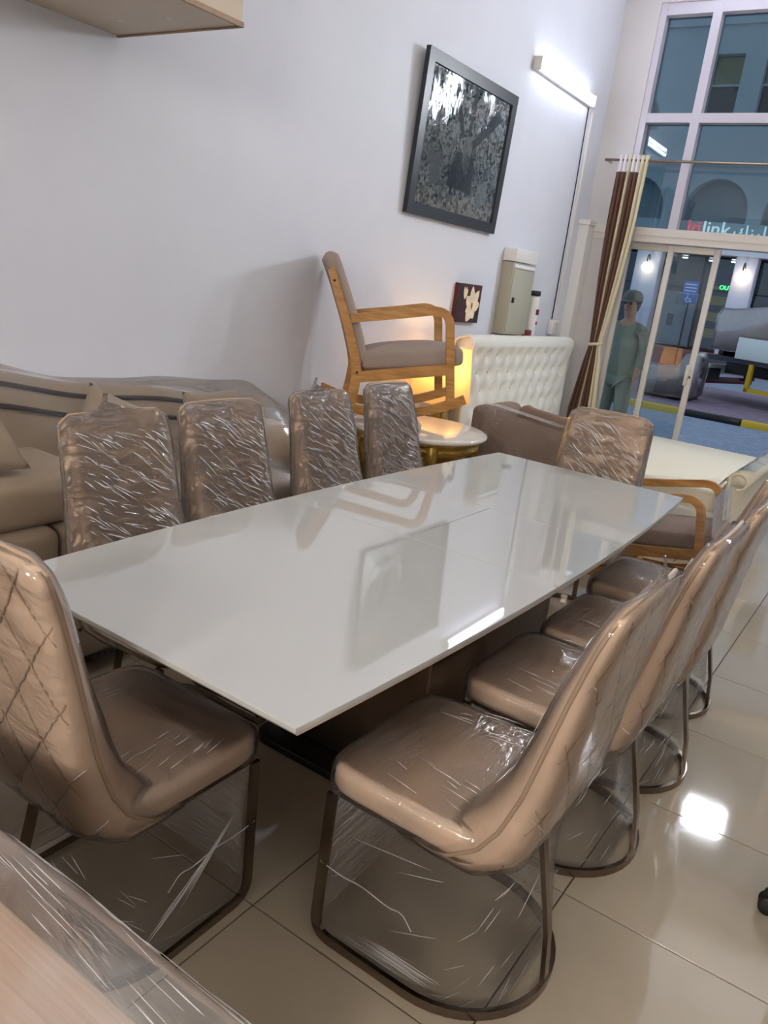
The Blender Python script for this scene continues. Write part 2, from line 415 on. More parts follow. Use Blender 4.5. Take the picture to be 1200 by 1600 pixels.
struct(MB().bx(XW-.2, XR+.2, YB-.2, YB, 0, ZC).build('wall_back', 'wall_warm'))
struct(MB().bx(XW-.2, XR+.2, YB-.2, YW+.3, ZC, ZC+.15).build('ceiling', 'ceiling'))
# window wall: pier beside the left wall, lintel above the glazing, pier at the right
wf = MB(); wf.bx(XW, -2.86, YW, YW+.24, 0, ZC); wf.bx(2.6, XR, YW, YW+.24, 0, ZC); wf.bx(-2.86, 2.6, YW, YW+.24, 4.25, ZC)
struct(wf.build('wall_front', 'wall_warm'), 'narrow white pier beside the shop window')
# boxed-in pipe in the corner up to the transom
pb = MB(); pb.bx(XW, XW+.10, YW-.16, YW, 0, 2.29); pb.bx(XW, XW+.115, YW-.18, YW, 2.29, 2.33)
struct(pb.build('trim_1', 'white_paint'), 'white boxed pipe in the wall corner')
# soffit at upper left
sf = MB(); sf.bx(XW, -2.47, YB, 2.43, 2.40, 3.1)
so = struct(sf.build('trim_2', 'soffit'), 'beige painted soffit box high on the wall')
se = MB(); se.bx(-2.475, -2.462, YB, 2.434, 2.394, 2.412); se.bx(XW, -2.462, 2.424, 2.437, 2.394, 2.408)
se.build('edge_strip', 'soffit_edge', so)
for (x, y, s_) in ((-2.72, 2.30, .016), (-2.98, 2.27, .012)):
    MB().lathe([(0, -.0015), (s_, -.0012), (s_, .001), (0, .001)], (x, y, 2.3995), 8).build('paint_chip', 'white_paint', so)

# upper glazing
YG = 8.17
def bar(b, x0, x1, z0, z1, y0=YW+.02, y1=YW+.16): b.bx(x0, x1, y0, y1, z0, z1)
win = empty('window_1', (0, YG, 2.3)); struct(win, 'tall shop window above the sliding door')
def wpart(name, mat, *a):
    d_ = 0 if name == 'window_rail' else (.003 if name == 'mullion' else .005)
    b = MB(); bar(b, *a, YW+.02-d_, YW+.16+d_); o = b.build(name, mat, win); o.matrix_parent_inverse = Matrix.Translation((0, -YG, -2.3)); return o
wpart('window_jamb', 'frame_lilac', -2.86, -2.80, 2.3, 4.25)
for x in (-2.345, -1.3, -.25, .8, 1.85): wpart('mullion', 'frame_lilac', x-.04, x+.04, 2.3, 4.25)
wpart('window_jamb', 'frame_lilac', 2.54, 2.6, 2.3, 4.25)
wpart('window_rail', 'frame_lilac', -2.86, 2.6, 3.25, 3.33)
wpart('window_rail', 'frame_lilac', -2.86, 2.6, 4.15, 4.25)
xs = [-2.80, -2.345, -1.3, -.25, .8, 1.85, 2.54]
for k in range(6):
    for z0, z1 in ((2.3, 3.26), (3.32, 4.16)):
        b = MB(); b.bx(xs[k]-.03, xs[k+1]+.03, YG-.004, YG+.004, z0, z1); o = b.build('pane', 'pane_tinted', win); o.matrix_parent_inverse = Matrix.Translation((0, -YG, -2.3))
struct(MB().bx(-3.1, 2.6, YW-.02, YW+.18, 2.245, 2.315).bx(-3.1, 2.6, YW-.012, YW+.17, 2.185, 2.245).build('trim_3', 'frame_white'), 'white transom bar above the sliding door')
struct(MB().bx(-2.86, -2.79, YW-.01, YW+.18, 0, 2.19).build('trim_4', 'frame_white'))
# door glazing: fixed leaf at the left, sliding leaf with handle, open beyond
def leaf(name, x0, x1, y, label, handle=False, wst=.055):
    d = empty(name, ((x0+x1)/2, y, 0)); struct(d, label)
    inv = Matrix.Translation((-(x0+x1)/2, -y, 0))
    L = []
    for a, b in ((x0, x0+wst), (x1-wst, x1)): L.append(MB().rbox(((a+b)/2, y, 1.09), (b-a, .04, 2.17), .004, 2).build('stile', 'frame_white', d))
    for a, b in ((0.02, .09), (2.12, 2.18)): L.append(MB().rbox(((x0+x1)/2, y, (a+b)/2), (x1-x0-2*wst, .036, b-a), .004, 2).build('rail', 'frame_white', d))
    L.append(MB().bx(x0+wst-.01, x1-wst+.01, y-.004, y+.004, .08, 2.13).build('pane', 'pane', d))
    if handle:
        h = MB().rbox((x1-wst/2-.022, y-.038, 1.0), (.03, .045, .2), .006, 2).build('handle', 'frame_white', d); L.append(h)
        L.append(MB().rbox((x1-wst/2+.006, y-.023, .985), (.014, .01, .022), .003, 2).build('latch', 'dark', d))
    for o in L: o.matrix_parent_inverse = inv
leaf('door_1', -2.79, -2.31, YW+.13, 'fixed glass leaf beside the curtain')
leaf('door_2', -2.35, -1.865, YW+.075, 'white framed sliding glass door with pull handle', True)
leaf('door_3', .2, 1.4, YW+.13, 'fixed glass leaf at the far right'); leaf('door_4', 1.4, 2.6, YW+.13, 'fixed glass leaf at the far right corner')
struct(MB().bx(-2.86, 2.6, YW+.0, YW+.24, -.02, .02).build('trim_5', 'frame_white'))

# ================================================================== LIGHT FITTINGS
def batten(loc, rz, L, label, mat='tube_warm', tilt=0, mount='wall', tubes=2):
    t = empty('fluorescent_light', loc, rz, label, 'ceiling light' if mount == 'ceil' else 'wall light')
    # local: length along x, body against -y plane (wall) / +z plane (ceiling)
    if mount == 'wall':
        MB().rbox((0, .018, 0), (L, .036, .09), .004, 2).build('housing', 'white_paint', t)
        for s_ in (-1, 1): MB().rbox((s_*(L/2+.004), .035, 0), (.03, .07, .10), .008, 2).build('end_cap', 'frame_white', t)
        for s_ in ((-1, 1) if tubes == 2 else (0,)): MB().tube([(-L/2+.02, .052, s_*.026), (L/2-.02, .052, s_*.026)], .0145).build('lamp_tube', mat, t)
    else:
        MB().rbox((0, 0, -.02), (L, .1, .04), .004, 2).build('housing', 'white_paint', t)
        for s_ in ((-1, 1) if tubes == 2 else (0,)): MB().tube([(-L/2+.02, s_*.03, -.056), (L/2-.02, s_*.03, -.056)], .0145).build('lamp_tube', mat, t)
        for s_ in (-1, 1): MB().rbox((s_*(L/2-.005), 0, -.045), (.02, .1, .05), .005, 2).build('end_cap', 'frame_white', t)
    return t
batten((XW, 6.98, 3.322), R(-90), 1.23, 'lit twin tube light fitting high on the white wall near the window', 'tube_wall')
def flood(loc, label):
    t = empty('floodlight', loc, 0, label, 'wall light', 'floodlights on the window frame')
    MB().rbox((0, -.03, 0), (.42, .06, .32), .01, 2).build('housing', 'white_paint', t)
    MB().rbox((0, -.062, 0), (.37, .010, .27), .003, 2).build('diffuser', 'flood', t)
flood((-.72, YW+.016, 3.42), 'bright floodlight fixed to the window frame near the left')
flood((.50, YW+.016, 3.62), 'bright floodlight fixed to the window frame farther right')
batten((-2.1, 7.35, ZC), 0, 1.25, 'twin tube fitting on the ceiling above the curtain', 'tube_wall', mount='ceil')
batten((1.6, 3.2, ZC), R(90), 1.25, 'added unseen fill light over the aisle built as a twin tube fitting', 'tube_warm', mount='ceil')  # unseen fitting added as fill, evens out the light on the wall
batten((-.6, -1.2, ZC), 0, 1.25, 'warm twin tube fitting on the ceiling at the back of the shop', 'tube_warm', mount='ceil')
batten((1.2, -1.2, ZC), 0, 1.25, 'warm twin tube fitting on the ceiling near the back corner', 'tube_warm', mount='ceil')
batten((-1.2, 1.6, ZC), R(90), 1.25, 'added unseen fill light over the dining table built as a twin tube fitting', 'tube_warm', mount='ceil')  # added out of view to brighten table and chairs from above
def led_panel(loc, label):
    t = empty('led_panel', loc, 0, label, 'wall light', 'warm panels on the back wall')
    MB().rbox((0, .025, 0), (.64, .05, .64), .006, 2).build('frame', 'white_paint', t)
    MB().rbox((0, .048, 0), (.58, .012, .58), .003, 2).build('diffuser', 'led_warm', t)
led_panel((1.1, YB, 2.75), 'warm square light panel on the back wall to the right')
led_panel((-.5, YB, 2.75), 'warm square light panel on the back wall behind the sideboard')
# cable and trunking from the wall light
MB().tube([(XW+.006, 7.6, 3.27), (XW+.006, 7.62, 2.6), (XW+.006, 7.615, 1.36)], .005).build('power_cable', 'dark')
tag(bpy.data.objects['power_cable'], 'dark cable running down the wall from the tube light', 'cable')
tag(MB().rbox((XW+.01, 7.70, 2.27), (.02, .035, 2.0), .004, 2).build('cable_trunking', 'white_paint'), 'white cable trunking strip down the wall beside the dark cable', 'trunking')
so_ = empty('wall_socket', (XW, 7.62, 1.28), 0, 'white surface socket box at the foot of the wall cable', 'socket')
MB().rbox((.03, 0, 0), (.06, .15, .14), .008, 2).build('box', 'white_paint', so_); MB().rbox((.062, 0, .01), (.008, .07, .07), .003, 2).build('plate', 'frame_white', so_)

# ================================================================== DINING TABLE
TZ = .76
dt = empty('dining_table', (-1.245, 2.36, 0), 0, 'long white glass topped dining table with bowed sides', 'table')
def half_w(y): return .475+.052*(1-(y/1.36)**2)
def panel(y0, y1, s0, s1, n=16):
    """outline part of the top between y0..y1 and from side s0 to s1 (-1..1)"""
    o = []; g = .0016
    for k in range(n+1):
        y = y0+g+(y1-y0-2*g)*k/n; o.append((half_w(y)*s1-(g if s1 == 0 else 0), y))
    for k in range(n+1):
        y = y1-g-(y1-y0-2*g)*k/n; o.append((half_w(y)*s0+(g if s0 == 0 else 0), y))
    return o
def toppiece(name, out):
    b = MB(); cx = sum(p[0] for p in out)/len(out); cy = sum(p[1] for p in out)/len(out)
    k = len(out); rg = []
    for sc_, z in ((.9985, TZ-.012), (1, TZ-.0105), (1, TZ-.0015), (.9985, TZ)):
        rg.append([(cx+(x-cx)*sc_, cy+(y-cy)*sc_, z) for x, y in out])
    b.rings(rg, smooth=False); return b.build(name, 'table_glass', dt)
Y1, Y2 = 2.118-2.36, 2.692-2.36
toppiece('top_panel', panel(-1.36, Y1, -1, 1)); toppiece('top_panel', panel(Y2, 1.36, -1, 1))
toppiece('extension_leaf', panel(Y1, Y2, -1, 0)); toppiece('extension_leaf', panel(Y1, Y2, 0, 1))
# painted rim under the glass
b = MB(); o = panel(-1.36, 1.36, -1, 1, 24)
b.rings([[(x*sx_, y*sx_, z) for x, y in o] for sx_, z in ((.93, TZ-.045), (.992, TZ-.022), (.9985, TZ-.0125))], smooth=False); b.build('rim', 'table_edge', dt)
MB().rbox((0, 0, TZ-.07), (.62, 2.1, .05), .006, 2).build('underframe', 'black_metal', dt)
MB().rbox((0, 0, .375), (.53, .92, .69), .008, 2).build('pedestal', 'bronze', dt)
MB().slab(rrect(-.33, .33, -.56, .56, .06), 0, .03, .006).build('base_plate', 'black_metal', dt)

# ================================================================== DINING CHAIRS
OUT = [(.07, .378), (-.05, .368), (-.14, .378), (-.20, .420), (-.232, .50), (-.248, .60), (-.262, .72), (-.280, .84), (-.300, .95), (-.318, 1.035)]
INN = [(.06, .41), (.03, .43), (.0, .455), (-.05, .49), (-.10, .545), (-.145, .63), (-.18, .735), (-.212, .85), (-.245, .955), (-.280, 1.035)]
def chair_back(off=0, quilt=True, na=46, nb=18, nv=64, wob=0):
    rg = []; s = 0; prev = None
    for i in range(nv+1):
        v = i/nv; yo, zo = lerp_tab(OUT, v); yi, zi = lerp_tab(INN, v)
        if prev: s += math.hypot(yo-prev[0], zo-prev[1])
        prev = (yo, zo)
        zt = (zo+zi)/2
        wd = .240-.032*min(1, max(0, (v-.2)/.8))
        wd -= .02*max(0, (.22-v)/.22)
        rc = .042
        if zt > 1.035-rc: q = min(1, (zt-(1.035-rc))/rc); wd -= rc*(1-math.sqrt(max(0, 1-q*q)))
        m_ = Vector((0, (yo+yi)/2, zt)); d = Vector((0, yo-yi, zo-zi)); t = d.length/2; d.normalize()
        tt = t+off; ww = wd+off
        pts = []
        for k in range(na):
            a = -1+2*k/(na-1); h = (1-abs(a)**7)**.45
            x = a*ww; e = 0
            if quilt:
                p_ = x/.125+s/.17; q_ = x/.125-s/.17
                g = min(abs(p_-round(p_)), abs(q_-round(q_)))
                e = (.009*(1-math.exp(-(g/.10)**2)) - .006)*(1-abs(a)**8)*min(1, max(0, (1-v)*14))
            if wob: e += wob*math.sin(31*x+17*s*3+2*math.sin(9*x))*.5+wob*math.sin(57*s+13*x)*.5
            pts.append(m_+Vector((x, 0, 0))+d*(tt*h+e))
        for k in range(1, nb-1):
            a = 1-2*k/(nb-1); h = (1-abs(a)**7)**.45; x = a*ww
            e = wob*math.sin(41*x+23*s) if wob else 0
            pts.append(m_+Vector((x, 0, 0))-d*((tt-.016*(1-a*a)*min(1, v*3))*h+e))
        rg.append(pts)
    # close the top
    last = rg[-1]; c = sum(last, Vector())/len(last); rg.append([c+(p-c)*.5+Vector((0, 0, .003)) for p in last])
    return rg
def seat_outline(o=0):
    pts = []
    for k in range(56):
        a = 2*PI*k/56; c, s_ = math.cos(a), math.sin(a)
        n = 7 if s_ > 0 else 4
        pts.append((( .240+o)*math.copysign(abs(c)**(2/n), c), .045+(.232+o)*math.copysign(abs(s_)**(2/n), s_)))
    return pts
def d_path(r=.243, y0=.15, yc=-.02, z=.013, n=22):
    P = [(-r, y0, z), (-r, yc, z)]
    for k in range(1, n): a = PI+PI*k/n; P.append((r*math.cos(a), yc+r*math.sin(a), z))
    return P+[(r, yc, z), (r, y0, z)]
def make_chair(skirt=True):
    t = empty('dining_chair', (0, 0, 0))
    tag(t, 'x', 'chair', 'dining chairs around the white table')
    MB().slab(seat_outline(), .405, .478, .026, .014).build('seat', 'taupe', t)
    bk = MB().rings(chair_back()).build('backrest', 'taupe', t)
    # stitched diamond seams on the outside of the back
    st_ = MB(); ss = []; acc = 0; pv = None; NV = 120
    for i in range(NV+1):
        q = lerp_tab(OUT, i/NV); acc += math.hypot(q[0]-pv[0], q[1]-pv[1]) if pv else 0; pv = q; ss.append(acc)
    for sg_ in (1, -1):
        for n_ in range(-4, 10):
            line = []
            for k in range(49):
                x = -.232+.464*k/48; s_v = .17*(n_-sg_*x/.125)*1.0
                if s_v < .05 or s_v > ss[-1]-.012: 
                    if len(line) > 2: break
                    line = []; continue
                i = min(range(NV+1), key=lambda j: abs(ss[j]-s_v)); v = i/NV
                yo, zo = lerp_tab(OUT, v); yi, zi = lerp_tab(INN, v); wd = .240-.032*min(1, max(0, (v-.2)/.8))-.02*max(0, (.22-v)/.22)
                a = x/wd
                if abs(a) > .95: continue
                d = Vector((0, yo-yi, zo-zi)); hl = d.length/2; d.normalize(); h = (1-abs(a)**7)**.45
                line.append(Vector((x, (yo+yi)/2, (zo+zi)/2))+d*(hl*h-.0025))
            if len(line) > 3: st_.tube(line, [(.0022*math.cos(q*PI/2), .0022*math.sin(q*PI/2)) for q in range(4)])
    st_.build('stitching', 'taupe_piping', bk)
    rg = chair_back(quilt=False, nv=32)
    e0 = [r[0] for r in rg[4:]]; e1 = [r[45] for r in rg[4:]]
    top = [e0[-1]*(1-k/6)+e1[-1]*(k/6) for k in range(1, 6)]
    MB().tube(e0[:-1]+top+e1[:-1][::-1], .0048).build('piping', 'taupe_piping', bk)
    for s_ in (-1, 1):
        pth = fillet([(s_*.238, .242, .405), (s_*.243, .245, .013), (s_*.243, .14, .013)], .085, 8)
        MB().tube(pth, FLAT(.011, .026), up=(1, 0, 0), smooth=False).build('leg', 'steel', t)
    MB().tube(d_path(), FLAT(.024, .012), up=(0, 0, 1), smooth=False).build('base_loop', 'steel', t)
    MB().tube([(0, -.26, .02), (0, -.245, .15), (0, -.185, .40)], FLAT(.012, .024), up=(0, 1, 0), smooth=False).build('rear_post', 'steel', t)
    MB().slab([(x*.93, y*.93) for x, y in seat_outline()], .392, .41, .004).build('seat_frame', 'steel', t)
    return t
def wrap_chair(t, skirt, seed, top_cone=False):
    """stretch film pulled over back, seat and (for some) the legs"""
    rnd = random.Random(seed)
    rg = chair_back(off=.009, quilt=False, na=24, nb=16, nv=30, wob=.0022)
    b = MB()
    if top_cone:   # twisted film end standing up above the back
        last = rg[-1]; c = sum(last, Vector())/len(last)
        rg[-1] = [c+(p-c)*.7+Vector((0, 0, .006)) for p in last]; rg.append([c+(p-c)*.12+Vector((.03, 0, .03)) for p in last]); rg.append([c+(p-c)*.10+Vector((.035, .01, .06)) for p in last])
    b.rings(rg); b.build('plastic_wrap', 'film_clear' if skirt else 'film_back', t)
    # creases: folded strands of film standing on the surface
    def strand(b, fn, p0, p1, w_):
        pts = [fn(p0[0]+(p1[0]-p0[0])*k/5, p0[1]+(p1[1]-p0[1])*k/5) for k in range(6)]
        b.tube(pts, [(w_*math.cos(2*PI*q/3), w_*math.sin(2*PI*q/3)) for q in range(3)], taper=[.2, .8, 1, 1, .7, .2])
    nb_ = 16; na_ = 24
    def inner(u, v):
        r_ = rg[min(29, max(1, int(v*29)))]; r2 = rg[min(30, max(2, int(v*29)+1))]; f = v*29-int(v*29)
        c = na_+(nb_-3)*(1-u); i = min(int(c), len(r_)-2); g = c-i
        p = (r_[i]*(1-g)+r_[i+1]*g)*(1-f)+(r2[i]*(1-g)+r2[i+1]*g)*f
        return p+Vector((0, .003, .0015))
    def outer(u, v):
        r_ = rg[min(29, max(1, int(v*29)))]; r2 = rg[min(30, max(2, int(v*29)+1))]; f = v*29-int(v*29)
        c = (na_-1)*u; i = min(int(c), na_-2); g = c-i
        p = (r_[i]*(1-g)+r_[i+1]*g)*(1-f)+(r2[i]*(1-g)+r2[i+1]*g)*f
        return p+Vector((0, -.003, 0))
    b = MB(); nf, no = (26, 18) if skirt else (190, 30)
    for k in range(nf):
        u, v = rnd.uniform(.08, .97), rnd.uniform(.42, .97); L_ = rnd.uniform(.05, .26)*rnd.random()+.04; sl = rnd.uniform(.12, .42)
        strand(b, inner, (u, v), (max(.04, u-L_), max(.36, v-L_*sl)), rnd.uniform(.0009, .0029))
    for k in range(no):
        e = rnd.choice((0.02, .98)) if skirt and k % 2 else rnd.uniform(.05, .95); v = rnd.uniform(.2, .95); L_ = rnd.uniform(.03, .10)
        strand(b, outer, (e, v), (min(.98, max(.02, e+(L_ if e < .5 else -L_))), max(.15, v-L_*.5)), rnd.uniform(.0006, .0013))
    if skirt:   # taut strands fanning from seat to floor loop
        so__ = seat_outline(.006)
        for k in range(46):
            i = rnd.choice([q for q in range(56) if so__[q][1] < .25]) ; side = so__[i]
            z0 = rnd.uniform(.05, .36); dz = rnd.uniform(-.07, -.02); i2 = (i+(2 if so__[i][0] > 0 else -2)) % 56; s2 = so__[i2]
            sh = lambda p, z: Vector((p[0]*(1-.05*math.sin(PI*(.40-z)/.37)**1.2), p[1]*(1-.035*math.sin(PI*(.40-z)/.37)**1.2), z)) if p[1] > -.02 else Vector((p[0]*.97, -.02+(p[1]+.02)*(1+.18*(.40-z)/.37), z))
            a, c = sh(side, z0), sh(s2, max(.04, z0+dz)); w_ = rnd.uniform(.0005, .0011)
            b.tube([a.lerp(c, q/4) for q in range(5)], [(w_*math.cos(2*PI*q/3), w_*math.sin(2*PI*q/3)) for q in range(3)], taper=[.2, .9, 1, .9, .2])
        T3 = lambda w_: [(w_*math.cos(2*PI*q/3), w_*math.sin(2*PI*q/3)) for q in range(3)]
        for sx_ in (-1, 1):
            for k in range(20):      # bundle of parallel strands rising from the floor bar to the front leg
                f = k/20+rnd.uniform(-.02, .02); a = Vector((sx_*.241, -.13+.16*f, .05+.06*f+rnd.uniform(0, .04))); c = Vector((sx_*.240, .10+.13*f, .20+.14*f))
                if seed % 2 == 0: a, c = Vector((sx_*.243, .21-.10*f, .045+.05*f)), Vector((sx_*.243, -.06-.06*f, .045+.05*f))
                t0, t1 = rnd.uniform(0, .3), rnd.uniform(.6, 1); a, c = a.lerp(c, t0), a.lerp(c, t1)
                b.tube([a.lerp(c, q/4) for q in range(5)], T3(rnd.uniform(.0005, .0011)), taper=[.2, .9, 1, .9, .2])
            for q2 in range(1):      # gathered torn rim of the film half way down the legs
                z_ = rnd.uniform(.21, .25)
                b.tube(smooth([(sx_*.246, .25, z_), (sx_*.238, .19, z_-.014), (sx_*.236, .13, z_-.012), (sx_*.232, .06, z_-.026), (sx_*.236, .02, z_-.018), (sx_*.233, -.01, z_-.05)], 4), T3(.0022), taper=[.5+.5*rnd.random() for q in range(21)])
        for k in range(22):   # gathered film where seat meets back
            y = rnd.uniform(-.09, .12); x = rnd.choice((-1, 1))*rnd.uniform(.10, .235); L_ = rnd.uniform(.03, .09)
            b.tube([Vector((x, y, .4985)), Vector((x*.97, y+L_*.5, .4995)), Vector((x*.93, y+L_, .4985))], [(.0010*math.cos(2*PI*q/3), .0010*math.sin(2*PI*q/3)) for q in range(3)], taper=[.3, 1, .3])
    b.build('film_creases', 'film_fold', t)['kind'] = 'stuff'
    b = MB(); b.slab([(x+rnd.uniform(-.002, .002), y) for x, y in seat_outline(.008)], .397, .486, .03, .017); b.build('plastic_wrap', 'film_seat', t)
    if skirt:
        top = [Vector((x*.99, y*.99, .40)) for x, y in seat_outline(.004)]
        n = len(top); bot = []
        for k in range(n):
            x, y = seat_outline(.006)[k]
            yb = y if y > -.02 else -.02+(y+.02)*1.18
            bot.append(Vector((x*1.0, min(yb, .256), .035)))
        rings_ = []
        for j in range(9):
            q = j/8; pin = .10*math.sin(PI*q)**1.2
            rings_.append([a.lerp(c, q)*1 + Vector((-a.lerp(c, q).x*pin*.5, -a.lerp(c, q).y*pin*.35, .004*math.sin(k*1.7+j))) for k, (a, c) in enumerate(zip(top, bot))])
        MB().rings(rings_, cap0=False, cap1=False).build('plastic_wrap', 'film_skirt', t)
proto = make_chair()
G = 'dining chairs around the white table'
spots = [ # x, y, rotation of the front (deg), skirt film, twisted top, label
    (-1.325, 1.025, 0, True, False, 'taupe quilted dining chair at the near end of the white table'),
    (-.633, 1.54, 90, True, True, 'film wrapped taupe dining chair nearest the camera on the right of the table'),
    (-.612, 2.15, 90, True, False, 'taupe dining chair second from the near end on the right of the table'),
    (-.602, 2.68, 90, True, False, 'taupe dining chair third from the near end on the right of the table'),
    (-.655, 3.28, 90, True, False, 'taupe dining chair farthest along the right side of the table'),
    (-1.83, 1.635, -90, False, True, 'film wrapped dining chair nearest the camera in front of the sofa'),
    (-1.865, 2.14, -90, False, False, 'film wrapped dining chair second along the sofa side of the table'),
    (-1.905, 2.79, -90, False, True, 'film wrapped dining chair third along the sofa side of the table'),
    (-1.97, 3.43, -90, False, False, 'film wrapped dining chair in front of the round gilded table'),
    (-1.235, 3.73, 186, False, False, 'film wrapped taupe dining chair at the window end of the white table'),
]
chairs = []
for i, s_ in enumerate(spots):
    c = proto if i == len(spots)-1 else copy_tree(proto)
    c.location = (s_[0], s_[1], 0); c.rotation_euler = (0, 0, R(s_[2])); c['label'] = s_[5]; c['group'] = G
    chairs.append((c, s_))
for i, (c, s_) in enumerate(chairs): wrap_chair(c, s_[3], 11+i, s_[4])

# ================================================================== SOFA along the wall
def puff(x0, x1, y0, y1, z0, z1, r=.05, seg=5):
    return MB().rbox(((x0+x1)/2, (y0+y1)/2, (z0+z1)/2), (x1-x0, y1-y0, z1-z0), r, seg)
sofa = empty('sofa', (-2.75, 1.75, 0), 0, 'long beige camelback sofa with dark nailhead trim wrapped in film along the wall', 'sofa')
inv = Matrix.Translation((2.75, -1.75, 0))
SL, SR = .15, 3.30
def topz(y):
    u = (y-SL)/(SR-SL); return .93+.085*math.cos((u-.45)*2*PI*1.0)*1.0+.02*math.cos((u-.45)*6*PI)
def sp(b, name, mat):
    o = b.build(name, mat, sofa); o.matrix_parent_inverse = inv; return o
sp(MB().rbox((-2.71, (SL+SR)/2, .21), (.82, SR-SL, .30), .03, 4), 'base', 'sofa')
# back: cross-section swept along the wall with a serpentine top
rg = []
for k in range(61):
    y = SL+(SR-SL)*k/60; z = topz(y)
    pr_ = [(-3.16, .3), (-3.16, z-.05), (-3.14, z-.015), (-3.09, z), (-3.03, z-.01), (-2.99, z-.04), (-2.965, z-.10), (-2.93, .65), (-2.90, .3)]
    rg.append([Vector((x, y, zz)) for x, zz in pr_])
sback = sp(MB().rings(rg), 'backrest', 'sofa')
for off in (.045, .13):
    tr = [Vector((-2.985+(.0 if off < .1 else .03), SL+.05+(SR-SL-.1)*k/80, topz(SL+.05+(SR-SL-.1)*k/80)-off)) for k in range(81)]
    MB().tube(tr, .011).build('nail_trim', 'nail', sback)
for y0, y1 in ((.42, 1.62), (1.63, 2.98)):
    sp(puff(-2.95, -2.37, y0, y1, .36, .57, .05), 'seat_cushion', 'sofa')
for y0, y1 in ((SL, .40), (3.0, SR)):
    b = puff(-3.1, -2.34, y0, y1, .1, .60, .03); sp(b, 'arm', 'sofa')
    sp(MB().tube([(-3.08, (y0+y1)/2, .64), (-2.7, (y0+y1)/2, .63), (-2.34, (y0+y1)/2, .60)], [(.12*math.cos(a*PI/8), .17*math.sin(a*PI/8)) for a in range(16)], up=(0, 0, 1)), 'arm_roll', 'sofa')
# loose extra seat pad on the near half
tag(puff(-2.915, -2.40, .465, 1.85, .572, .735, .045).build('seat_pad', 'sofa'), 'thick beige seat pad lying on the near half of the sofa', 'cushion')
for z in (.055, .19):
    b = MB()
    for k in range(75):
        y = .9+k*.0285
        b.lathe([(0, 0), (.009, .0), (.008, .005), (.003, .008)], (0, 0, 0), 6)
        n = 4*6
        for q in range(len(b.v)-n, len(b.v)): x, yy, zz = b.v[q]; b.v[q] = (-2.302+zz, y+x, z+yy)
    o = sp(b, 'nail_row', 'nail'); o['kind'] = 'stuff'
for x in (-3.05, -2.38):
    for y in (.25, 3.2): sp(MB().lathe([(.02, 0), (.03, .06), (.028, .062)], (x, y, 0), 12), 'foot', 'nail')
# film stretched over the sofa
def sofa_film(u, v):
    y = SL-.01+(SR-SL+.02)*u
    near = 1 if y < 1.87 else max(0, 1-(y-1.87)/.3)
    P = [(-3.15, topz(y)+.012), (-3.02, topz(y)+.012), (-2.90, topz(y)+.03-.08*max(0, (y-2.93)/.38)+.04*math.exp(-((y-1.38)/.3)**4)), (-2.80, 1.02+.07*math.exp(-((y-1.38)/.3)**4)-.03*min(1, max(0, (y-2.35)/.5))-.22*max(0, (y-2.93)/.38)), (-2.60, .92-.18*max(0, (y-2.93)/.38)+.05*math.exp(-((y-1.38)/.3)**4)), (-2.42, .64+.155*near), (-2.355, .55+.14*near), (-2.335, .36), (-2.29, .33), (-2.287, .03)]
    x, z = lerp_tab(P, v); return (x+.003*math.sin(60*v+9*u), y, z+.003*math.sin(41*u+30*v))
sp(MB().sheet(sofa_film, 60, 28), 'plastic_wrap', 'film_sofa')
def pillow(cx, cy, cz, s, th, rx, ry, rz, label, mat='pillow'):
    M = Matrix.Translation((cx, cy, cz)) @ Matrix.Rotation(R(rz), 4, 'Z') @ Matrix.Rotation(R(ry), 4, 'Y') @ Matrix.Rotation(R(rx), 4, 'X')
    b = MB(); n = 18; vs = []
    for side in (1, -1):
        def fn(u, v):
            a, c = 2*u-1, 2*v-1
            pin = 1-.07*(abs(a)**2)*(1-abs(c)**2)*0 - .06*((1-a*a)*(c*c)+(1-c*c)*(a*a))
            h = th*((1-a**4)*(1-c**4))**.55
            return Vector((side*h, a*s*pin, c*s*pin))
        b.sheet(fn, n, n)
    b.xf(M)
    o = b.build('throw_pillow', mat)
    bm = bmesh.new(); bm.from_mesh(o.data); bmesh.ops.remove_doubles(bm, verts=bm.verts[:], dist=.0008); bmesh.ops.recalc_face_normals(bm, faces=bm.faces[:]); bm.to_mesh(o.data); bm.free()
    return tag(o, label, 'pillow', 'pillows on the sofa')
pillow(-2.66, 1.38, .885, .20, .06, 0, -52, 0, 'large beige pillow leaning at the left edge on the sofa')
pillow(-2.80, 2.135, .790, .155, .06, -25, -12, 0, 'beige pillow standing on its corner behind the nearest wrapped chair', 'sofa')
pillow(-2.76, 2.72, .765, .18, .065, 0, -20, 0, 'beige pillow leaning behind the second wrapped chair')

